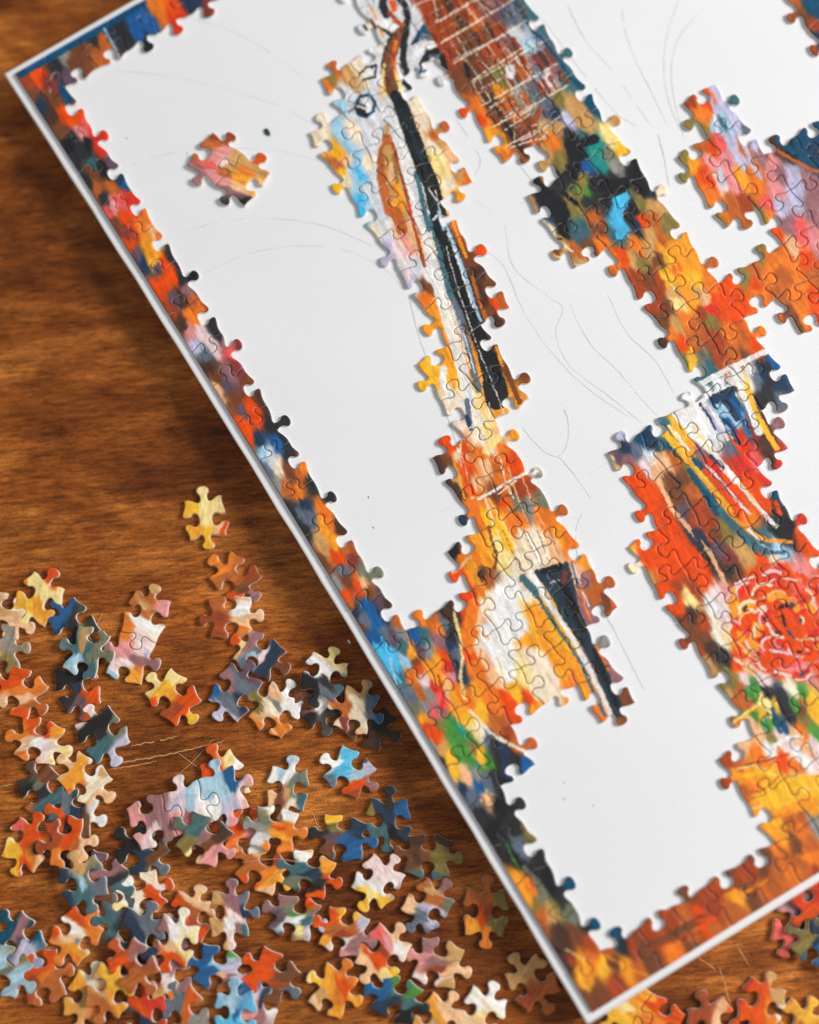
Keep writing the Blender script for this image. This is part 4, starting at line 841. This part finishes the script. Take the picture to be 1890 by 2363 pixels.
# ------------------------------------------------------------------ loose pieces
# x, y, turn (degrees counter-clockwise), knobs top/right/bottom/left, dabs "key dx,dy" in picture pixels, label
LOOSE = [
 (473, 1195, 10, '1010', 'Y0,0 Y-5,-40 y-25,-15 y-30,20 k35,20 O40,25 y0,45 Y30,-30 a-20,30', 'cream and yellow loose piece lying alone highest on the table'),
 (542, 1333, 50, '1010', 'b0,0 o-30,-30 b20,-40 B20,30 m40,35 R40,-10 b-35,10 O5,45', 'rust brown loose piece with a mauve lower knob, below the lone cream piece'),
 (531, 1423, 93, '1010', 'R-30,0 b-10,-20 w22,-12 k32,8 o10,30 R-50,-5 R-25,30 k50,5', 'rust loose piece with a white patch, just below the rust brown one'),
 (598, 1509, 60, '1010', 's0,-15 m-20,-30 O-52,-28 Y-42,-28 C-15,10 P8,0 n25,10 n10,35 n40,-20 B50,30 s-30,25', 'slate loose piece with a navy stripe and an orange and cream knob'),
 (540, 1596, -33, '1010', 'm-10,-25 s10,-20 v25,-50 n25,25 s-20,20 l-30,50 s30,0 u-50,-10', 'grey mauve loose piece with steel blue corners, right of the golden star-shaped one'),
 (637, 1636, -32, '1001', 'k0,-25 w30,-35 w20,0 F-10,0 G-45,-15 k-20,30 o15,45 w45,0 o-25,50 e0,-10', 'white and peach loose piece with a green tipped knob'),
 (729, 1618, 25, '0110', 'v-20,0 m-10,20 w10,5 d40,10 K-15,30 w25,5 B-30,-15', 'mauve loose piece with a white fleck, under the white and black one'),
 (748, 1562, -20, '1010', 'w-20,-15 w10,-15 Y15,-40 L-30,-25 d0,15 t35,20 s0,30 K-25,20', 'loose piece half white and half black with a yellow knob'),
 (851, 1672, 60, '1010', 'D0,0 K20,0 B-20,10 D0,30', 'dark brown loose piece under the parchment coloured one, nearest to the board'),
 (822, 1638, -18, '1101', 'b-30,-15 F5,-20 F0,20 T0,-45 u45,5 s35,0 k-5,40 M-30,25 F-50,20 b-35,5', 'parchment coloured loose piece with rust edge and a blue knob'),
 (89, 1381, -28, '1010', 'a-10,20 y-20,10 Y20,-15 Y-10,-30 O30,-50 o-40,-40 y-35,0 a30,40 Y-20,55 Y50,0', 'golden yellow loose piece, the highest of the pile at the left photo edge'),
 (8, 1418, 70, '1010', 'T0,0 T-10,-20 k10,10 k5,35 F20,-20', 'tan loose piece cut by the left photo edge beside the golden one'),
 (0, 1500, 8, '0101', 'T0,0 e8,-10 G0,20', 'small tan and grey knobbed piece peeping in at the left photo edge'),
 (168, 1443, 40, '1010', 'd0,0 K10,15 u-30,-20 n-20,20 h20,-10 d30,-20', 'black loose piece with blue knob beside the golden one'),
 (200, 1505, -18, '0101', 't0,0 h10,10 t-20,-10 T-10,-15 h30,0 C-20,15 t10,35', 'sea green loose piece with two side knobs'),
 (178, 1585, 18, '1010', 'n-10,0 K0,-20 d-20,20 O28,10 x35,-25 O30,30 K-30,0 v10,40', 'navy loose piece with bright red right side'),
 (398, 1610, 45, '1010', 'y-15,-25 a-5,-10 Y5,-45 Y-40,-40 O30,0 O45,10 R10,25 R-30,30 y45,45 O-50,25 O20,40', 'loose piece half yellow half red-orange, standing apart in the middle'),
 (45, 1597, 58, '1010', 'O-10,-25 o0,0 k20,10 o35,0 k-20,20 O10,50 b30,30 o40,-20', 'peach orange loose piece at the left edge above the red topped one'),
 (88, 1712, 76, '1010', 'O0,-35 r20,-25 w-5,5 P15,20 k-30,0 o-40,-15 F40,15 o-30,35 a40,-30 o-55,-15 Y50,20', 'red topped loose piece with a white belly'),
 (234, 1694, 32, '1010', 'd0,0 t0,20 K10,-20 P-32,-48 l35,52 t-20,30 h25,-20 K-30,-10', 'bottle green loose piece with one white and one pale blue knob'),
 (97, 1826, 28, '1010', 'd0,0 h-10,-10 B10,-30 t20,20 K-25,0 b-30,20', 'dark olive loose piece left of the amber one'),
 (172, 1884, -15, '0101', 'n0,-10 D5,15 K-10,20 w50,5 L55,-5 s-20,-20 O-30,0 B30,30', 'black loose piece with a white right corner'),
 (193, 1798, 54, '1010', 'a-20,0 o-20,25 a0,-30 F30,5 w25,-15 F5,35 k20,50 w20,-40 T45,-20 k55,45 k-50,-30', 'loose piece amber on the left and cream on the right'),
 (153, 1945, 8, '0101', 'O0,0 b20,20 R-20,-10 O10,-25 o-20,30 k40,10', 'rust orange loose piece right of the biggest orange one in the left pile'),
 (63, 1950, -25, '1010', 'O0,-10 O20,-40 o10,20 y-30,10 y-30,40 O-10,50 k30,40 o40,10 Y-45,-30 x-20,-30', 'bright orange loose piece with a yellow lower left side'),
 (325, 1967, 50, '1010', 'n0,0 d-20,10 t10,-15 B30,15 s40,25 K-25,-10 n-10,35', 'dark navy loose piece right above the cream star'),
 (236, 2026, 62, '1010', 'm0,-10 R-10,10 d20,10 t35,20 v-30,-30 B10,30', 'dull red loose piece left of the cream star'),
 (190, 2034, 20, '1010', 'C0,0 h10,-15 t-10,15 n-35,25 t10,30 s30,20 T0,-30', 'grey green loose piece with turquoise belly'),
 (325, 2066, -66, '1010', 'F-10,0 w-25,-15 F0,25 O30,-5 O35,15 F20,-40 O60,-25 Y-50,25 Y20,45 w-20,20 P45,-25', 'cream star-shaped loose piece with an orange half'),
 (278, 2122, 8, '0101', 's0,0 d10,15 t-20,-10 s-15,-25', 'slate grey loose piece under the cream star'),
 (322, 2160, -15, '1010', 'n0,0 s20,-15 d-20,15 n15,20', 'blue grey loose piece with a pale right edge below the cream star'),
 (174, 2160, -35, '1010', 'w-5,-15 F10,0 O10,-45 o30,-40 O-40,-10 a0,30 k30,30 o45,5 e15,20 k-20,5 o-10,50', 'orange loose piece with a white heart in the lower left pile'),
 (306, 2227, 40, '1010', 'R0,0 m10,-15 b-10,20 O-20,0', 'dusty red loose piece between the white hearted orange one and the pale mauve one'),
 (44, 2170, 40, '1010', 'v0,0 l10,15 s-15,10 N-25,-20 m0,-20 N30,-20', 'violet grey loose piece at the left edge with blue tips'),
 (18, 2240, 60, '1010', 'h0,0 C-10,-15 C10,5 G10,-20', 'pale sage loose piece at the left edge'),
 (97, 2256, 15, '0101', 'o0,0 R-15,10 b15,15 O0,-20', 'orange brown loose piece below the violet grey one'),
 (202, 2300, -15, '1010', 'T0,0 a-10,-20 k10,10 F5,-45 o15,20', 'tan loose piece with a cream knob on top'),
 (253, 2285, -20, '1010', 'y10,-10 a10,10 T-15,10 b-15,25', 'yellow and tan loose piece right of the tan one'),
 (334, 2348, 0, '1010', 'n0,15 O0,-20 r5,-30', 'loose piece with a round scarlet knob on the bottom edge'),
 (438, 2116, -18, '1010', 'O-35,-30 b0,-10 k15,-45 R10,15 x-10,0 R35,20 O30,35 m-20,20 k-35,-15', 'brick red loose piece with a cream round knob, right of the cream star'),
 (404, 2170, -18, '1010', 'w5,-10 Y15,5 O-5,40 k-10,15 B-30,-15 m-30,-25', 'loose piece with white knob and orange foot'),
 (529, 2111, 0, '1110', 'T-30,-35 b-20,-10 m10,-20 m10,-45 w5,20 P15,5 P20,50 n42,-5 s38,-30 s60,-5 T-35,30 m20,30 t40,40', 'dusty pink loose piece with a blue stripe down its right side'),
 (567, 1920, 85, '1010', 'O-15,-10 O-40,5 o0,20 p15,0 w30,-15 x10,15 w25,25 O-10,-30', 'orange loose piece shading to pink and white'),
 (634, 1912, 80, '1010', 'h-20,-20 e-25,0 o10,-15 O15,0 o30,5 a5,10 o0,35 w20,-30 L-30,20', 'grey and orange loose piece right of the pink shaded one'),
 (604, 2008, 60, '1010', 'b0,-15 o10,10 k-5,-50 b-40,-20 a30,20 y50,25 k15,50 O-30,30 R40,-30', 'apricot loose piece with a yellow knob'),
 (714, 2017, 72, '1010', 't-20,-10 n0,0 d20,20 K10,30 w-5,-45 k5,-50 t-45,-20 a50,-15 O55,5 O60,25 h-15,15 O15,48', 'dark teal loose piece with an orange right end'),
 (678, 2118, 74, '1010', 'h0,-22 g10,-15 w0,5 C-10,20 Y5,25 v-40,0 m-30,-45 l45,15 m50,0 B-20,40 t30,10 O25,-30', 'loose piece striped green, white and sea blue'),
 (501, 2236, 70, '1010', 'u-15,0 u-35,-20 C0,-10 u-20,25 l30,0 l45,20 g30,-45 k10,20 b15,35 m25,20 u-15,-40', 'bright blue loose piece with a green corner'),
 (624, 2253, 55, '1010', 'O-15,0 O0,-35 O-30,30 R15,15 B25,5 B30,-30 s45,35 B10,40 O-40,-20', 'loose piece half vivid orange half brown with a grey knob'),
 (387, 2250, 10, '1010', 'm10,-15 b-5,-40 P-5,0 L15,20 m25,35 b-25,20 o10,50 T-30,40 R30,-40', 'pale mauve loose piece with a rusty knob, left of the bright blue one'),
 (426, 2338, 30, '1010', 'b0,0 s-15,-15 O10,-5 e20,15', 'rust and grey loose piece on the bottom edge'),
 (592, 2318, -8, '1010', 'p-5,10 l-10,-20 n15,-5 w25,0 u-10,-40 m10,20', 'pink and navy loose piece with a white edge'),
 (543, 2340, 0, '1010', 'u0,0 c10,15 C-5,-10 c-10,20', 'sky blue loose piece on the bottom edge'),
 (770, 2287, -25, '1101', 'a-10,-20 O20,-10 o20,-50 y-40,-15 T-30,15 o10,15 a10,45 k-45,35 a50,30 Y-60,-20', 'golden loose piece with three knobs and a tan left foot'),
 (662, 1820, -5, '1010', 'T0,5 h10,-5 C-10,-42 w0,-25 w-35,-20 t35,15 s25,-10 m-10,10 F5,50 k-35,15 B-15,20 h40,-30', 'taupe loose piece with a white band and a blue grey top knob'),
 (806, 1783, 58, '1010', 'c-10,-10 c5,-35 C15,5 w-40,-20 s-35,20 c-15,12 l35,-15 v40,-25 O10,35 O25,25 m50,20 R15,45', 'turquoise loose piece with a rust lower corner'),
 (896, 1892, -2, '1010', 'n0,-5 d0,-45 t-10,30 u30,-20 n-20,-25 K10,30 K20,55 G-40,-20 t-30,15 n35,25', 'dark blue loose piece standing upright, knobs up and down'),
 (793, 1934, 80, '1010', 'v-35,0 d-50,-15 y-18,-42 G-20,-25 u10,5 u15,35 n40,-5 n25,-35 u45,10 B-35,25 u20,15', 'royal blue loose piece with a yellow corner'),
 (987, 1976, 86, '1010', 'D-25,0 B-5,0 G25,0 G20,-20 D35,-35 B-45,0 G25,30 t20,45 D-20,-35', 'dull olive brown loose piece in the shade of the board'),
 (871, 2034, -35, '1010', 'P0,-15 P-25,-40 w0,10 w35,10 m45,25 y-30,35 Y-10,40 y15,50 P30,-45 L-50,-5 P20,-5', 'very pale pink loose piece with yellow lower tips'),
 (985, 2090, -42, '1010', 'b0,-20 b-15,-45 T10,-30 l5,10 s-10,20 l20,35 k-45,0 m35,-45 h50,-5 s-30,55 s30,40 b25,-15', 'brown loose piece shading to lavender, left of the amber and olive one'),
 (1121, 2106, -3, '1010', 'b0,-25 b0,-50 b-30,-25 O-15,10 a-25,30 R5,0 G30,-20 G35,30 G15,20 o5,50 T25,5', 'loose piece amber on the left and olive on the right, tucked near the board edge'),
 (794, 2151, 74, '1010', 'R0,0 b-20,-5 y20,-50 y15,-30 O-35,-25 l50,-25 m20,30 P-15,30 w-10,25 p-15,50 a-50,20 b15,-10', 'rust loose piece with a bright yellow corner and a lilac knob'),
 (884, 2200, -35, '1010', 'R0,-10 x-10,-40 p10,-20 k30,-50 O-20,15 O0,20 w40,0 F50,10 k-35,25 Y10,50 y25,50 k-30,60', 'loose piece split red on the left and cream on the right'),
 (1013, 2224, 76, '1010', 'm-5,-5 m-15,-45 R-5,15 T25,-20 T40,-40 p-50,-10 k25,20 P-35,40 T30,50 k50,15 P-10,25', 'dusty mauve loose piece with a tan right half'),
 (916, 2307, 70, '1010', 't10,-20 g20,-45 n-10,5 u-45,-15 t25,10 g40,-20 n-45,25 D-10,20 K20,30', 'blue green loose piece with a leaf green corner'),
 (1111, 2341, -22, '1010', 'Y0,0 w-10,-15 F20,-10 k10,15 w30,-30', 'cream loose piece on the bottom edge'),
 (1013, 2358, -30, '1010', 'a0,0 k20,-15 T-10,0 a-15,-25', 'amber loose piece on the bottom edge left of the cream one'),
 (1229, 2269, 35, '1010', 'b0,0 T-20,-15 b20,20 R-10,25 T10,-20', 'golden brown loose piece close under the board edge in the shade'),
 (444, 1899, 20, '0101', 'p0,-10 m15,5 x-20,5 D20,-25 B40,-10 m-30,20', 'rose coloured loose piece under the row of lilac pieces'),
 (470, 1938, 62, '1010', 'm5,-10 G-30,0 Y-28,38 B10,10 p20,30 t-20,-15 D30,-10', 'brown and rose loose piece with a pale yellow knob'),
 (516, 1796, 25, '1010', 'O-20,-5 O-40,0 Y15,-35 w20,-25 R0,10 Y55,20 m40,25 D30,35', 'red-orange loose piece with cream corners above the lilac row'),
 (1836, 2136, -22, '1010', 'p-5,-10 r0,15 x5,25 n5,-5 x-20,20 B10,40', 'pink and red loose piece on the table right of the board corner'),
 (1884, 2094, 30, '0101', 'O0,0 n10,30 r5,-10', 'scarlet and navy loose piece on the right photo edge'),
 (1888, 2175, 60, '1010', 'n-5,0 G-20,0 u0,10', 'blue and olive loose piece on the right photo edge below the scarlet one'),
 (1757, 2322, -22, '1010', 'O0,0 O-20,20 o15,10 T45,-20 r-40,-45 F50,20 O-5,-25', 'vivid orange loose piece at the lower right with a tan right side'),
 (1650, 2368, 20, '1010', 'k0,-10 O20,0 R-20,-10', 'peach loose piece on the bottom edge right of the board corner'),
 (1848, 2368, 60, '0101', 'b0,0 y10,-15', 'ochre loose piece in the bottom right corner'),
]


def local_colour(dabs, cx, cy, seed, z, ang):
    kd = kdtree.KDTree(len(dabs)); cols = []
    ba = ang
    for i, (dx, dy, k) in enumerate(dabs):
        X_, Y_ = cx + dx, cy + dy
        kd.insert((*metric(X_ * math.cos(ba) + Y_ * math.sin(ba), -X_ * math.sin(ba) + Y_ * math.cos(ba)), 0), i); cols.append(PAL[k])
    kd.balance(); cols = np.array(cols, float)
    grey = cols.mean(1, keepdims=True); cols = grey + (cols - grey) * .86 + np.array([5., 2., -3.])

    def fn(x, y):
        px, py = proj_np(x, y, z)
        u, v, (dv, du) = brush(px, py, ba, seed)
        wx, wy = metric(u + du, v + dv)
        out = np.empty((len(px), 3))
        blend(kd, cols, wx, wy, out, 4, 9.0)
        return s2l(finish(out, px, py, ang))
    return fn


def loose_outline(cx, cy, ang, knobs, rg, base):
    """outline of a free piece; ang = turn of its upright axis from picture-up"""
    a = math.radians(ang) + base
    ax = np.array([math.cos(a), math.sin(a)]); ay = np.array([-ax[1], ax[0]])
    w2, h2 = U * .415 * rg.uniform(.95, 1.06), U * .485 * rg.uniform(.94, 1.06)
    j = lambda: rg.uniform(-.05, .05)
    cs = [np.array([cx, cy]) + ax * (sx * w2 + j()) + ay * (sy * h2 + j()) for sx, sy in ((-1, 1), (-1, -1), (1, -1), (1, 1))]
    T_, R_, B_, L_ = [1 if q == '1' else -1 for q in knobs]
    # counter-clockwise walk: outside is on the right, so an outward knob has sign -1
    return np.vstack([edge_pts(cs[0], cs[1], -L_, rg, dip=.1), edge_pts(cs[1], cs[2], -B_, rg, dip=.1), edge_pts(cs[2], cs[3], -R_, rg, dip=.1), edge_pts(cs[3], cs[0], -T_, rg, dip=.1)])


BASE = math.atan2(R[1, 1], R[1, 0]) - math.pi / 2      # picture-up seen from above
placed = []
GRP = 'loose puzzle pieces scattered on the table'
for i, (px, py, an, kn, db, lb) in enumerate(LOOSE):
    rg = random.Random(900 + i)
    lvl = 0
    for (qx, qy, ql) in placed:
        if math.hypot(px - qx, py - qy) < 70: lvl = max(lvl, ql + 1)
    lvl = min(lvl, 3); placed.append((px, py, lvl))
    z = ZT + 0.003 + lvl * (TH + 0.012)
    cx, cy = unproj(px, py, z + TH)
    poly = loose_outline(cx, cy, an, kn, rg, BASE)
    dabs = [(float(q[1:].split(',')[0]), float(q[1:].split(',')[1]), q[0]) for q in db.split()]
    me = piece_mesh(poly, (cx, cy), 0, local_colour(dabs, px, py, 50 + i, z + TH, math.radians(an + rg.uniform(-30, 30))), rg)
    o = add('puzzle_piece', me)
    tl = 0.0 if lvl == 0 else rg.uniform(.02, .07)
    th_ = rg.uniform(0, 6.28)
    o.location = (cx, cy, z + (0.02 if lvl else 0) + tl * .6 + i * 0.0006)
    if lvl == 0 and rg.random() < .4: tl = 0.012; o.location.z += 0.012
    o.rotation_euler = (tl * math.cos(th_), tl * math.sin(th_), 0)
    tag(o, lb, 'puzzle piece', GRP)


def chunk(name, px, py, ang, nc, nr, z, vdirs, hdirs, db, label, group):
    """a few joined pieces; edges given row by row: vdirs (nc+1 per row, + right), hdirs (nc per line, + down)"""
    rg = random.Random(int(px)); cx, cy = unproj(px, py, z + TH)
    a = math.radians(ang) + BASE
    ax = np.array([math.cos(a), math.sin(a)]); ay = np.array([-ax[1], ax[0]])
    P_ = lambda c, r: np.array([cx, cy]) + ax * ((c - nc / 2) * U * .85) - ay * ((r - nr / 2) * U)
    VE = {}; HE = {}
    for r in range(nr):
        for c in range(nc + 1): VE[c, r] = edge_pts(P_(c, r), P_(c, r + 1), vdirs[r][c], rg)
    for r in range(nr + 1):
        for c in range(nc): HE[c, r] = edge_pts(P_(c, r), P_(c + 1, r), -hdirs[r][c], rg)
    rt = add(name, None); rt.location = (cx, cy, z); tag(rt, label, 'puzzle pieces', group)
    dabs = [(float(q[1:].split(',')[0]), float(q[1:].split(',')[1]), q[0]) for q in db.split()]
    fn = local_colour(dabs, 0, 0, int(px), z + TH, a)
    for r in range(nr):
        for c in range(nc):
            poly = np.vstack([VE[c, r], HE[c, r + 1], close(VE[c + 1, r], P_(c + 1, r + 1))[::-1][:-1], close(HE[c, r], P_(c + 1, r))[::-1][:-1]])
            ctr = (P_(c, r) + P_(c + 1, r + 1)) / 2
            o = add('puzzle_piece', piece_mesh(poly, ctr, 0, fn, rg), rt)
            o.location = (ctr[0] - cx, ctr[1] - cy, 0)


G2 = 'small joined clusters of pieces'
chunk('joined_pieces', 527, 389, -36, 2, 1, 0.004, [[1, -1, -1]], [[-1, -1], [1, 1]],
      'b497,330 R500,320 p505,370 p490,400 x480,380 b460,355 p520,350 m460,395 P515,375 T545,362 T555,375 o560,390 a550,410 T600,390 O605,385 k590,430 a575,425 p520,420 m530,440 k545,430 d545,465 K560,470 v540,455 b520,400 T530,385',
      'joined pair of pink and orange pieces lying alone on the white board', G2)
chunk('joined_pieces', 318, 1470, -18, 1, 2, ZT + .004, [[1, -1], [-1, 1]], [[-1], [1], [-1]],
      'b345,1375 T352,1362 b310,1395 T330,1400 b340,1415 p380,1400 p385,1420 o290,1440 w330,1440 w350,1450 F360,1470 o280,1460 P330,1470 p300,1490 p270,1505 m245,1500 P320,1500 P345,1490 l350,1510 P290,1530 m320,1530 a315,1560 o330,1545 C250,1550 P265,1540 m350,1535 a325,1570 m365,1535',
      'joined pair of pieces, tan and white above pink, on the table left of centre', G2)
chunk('joined_pieces', 432, 1864, 22, 3, 1, ZT + TH + .02, [[1, 1, 1, 1]], [[1, -1, -1], [-1, 1, 1]],
      'p330,1905 m345,1895 P360,1915 P345,1925 m380,1930 m360,1880 P400,1830 m385,1820 l410,1850 P420,1865 C440,1860 m430,1880 P460,1880 w470,1860 C500,1810 C520,1830 u530,1805 w500,1860 l540,1860 P560,1850 p570,1855 w480,1870 p540,1885 C480,1830 l520,1870 p415,1895 m360,1825 x440,1895',
      'row of three joined lilac and white pieces among the loose ones', G2)
chunk('joined_pieces', 1478, 2338, -32, 2, 1, ZT + .004, [[-1, 1, -1]], [[1, 1], [1, 1]],
      'y1440,2350 a1460,2340 Y1450,2330 a1480,2330 O1510,2320 o1490,2350 O1530,2310 O1540,2330 b1550,2300 a1500,2300 y1420,2360',
      'joined yellow and orange pair on the table just under the board corner', G2)

print('objects', len(bpy.data.objects), 'tris', sum(len(m_.polygons) for m_ in bpy.data.meshes))
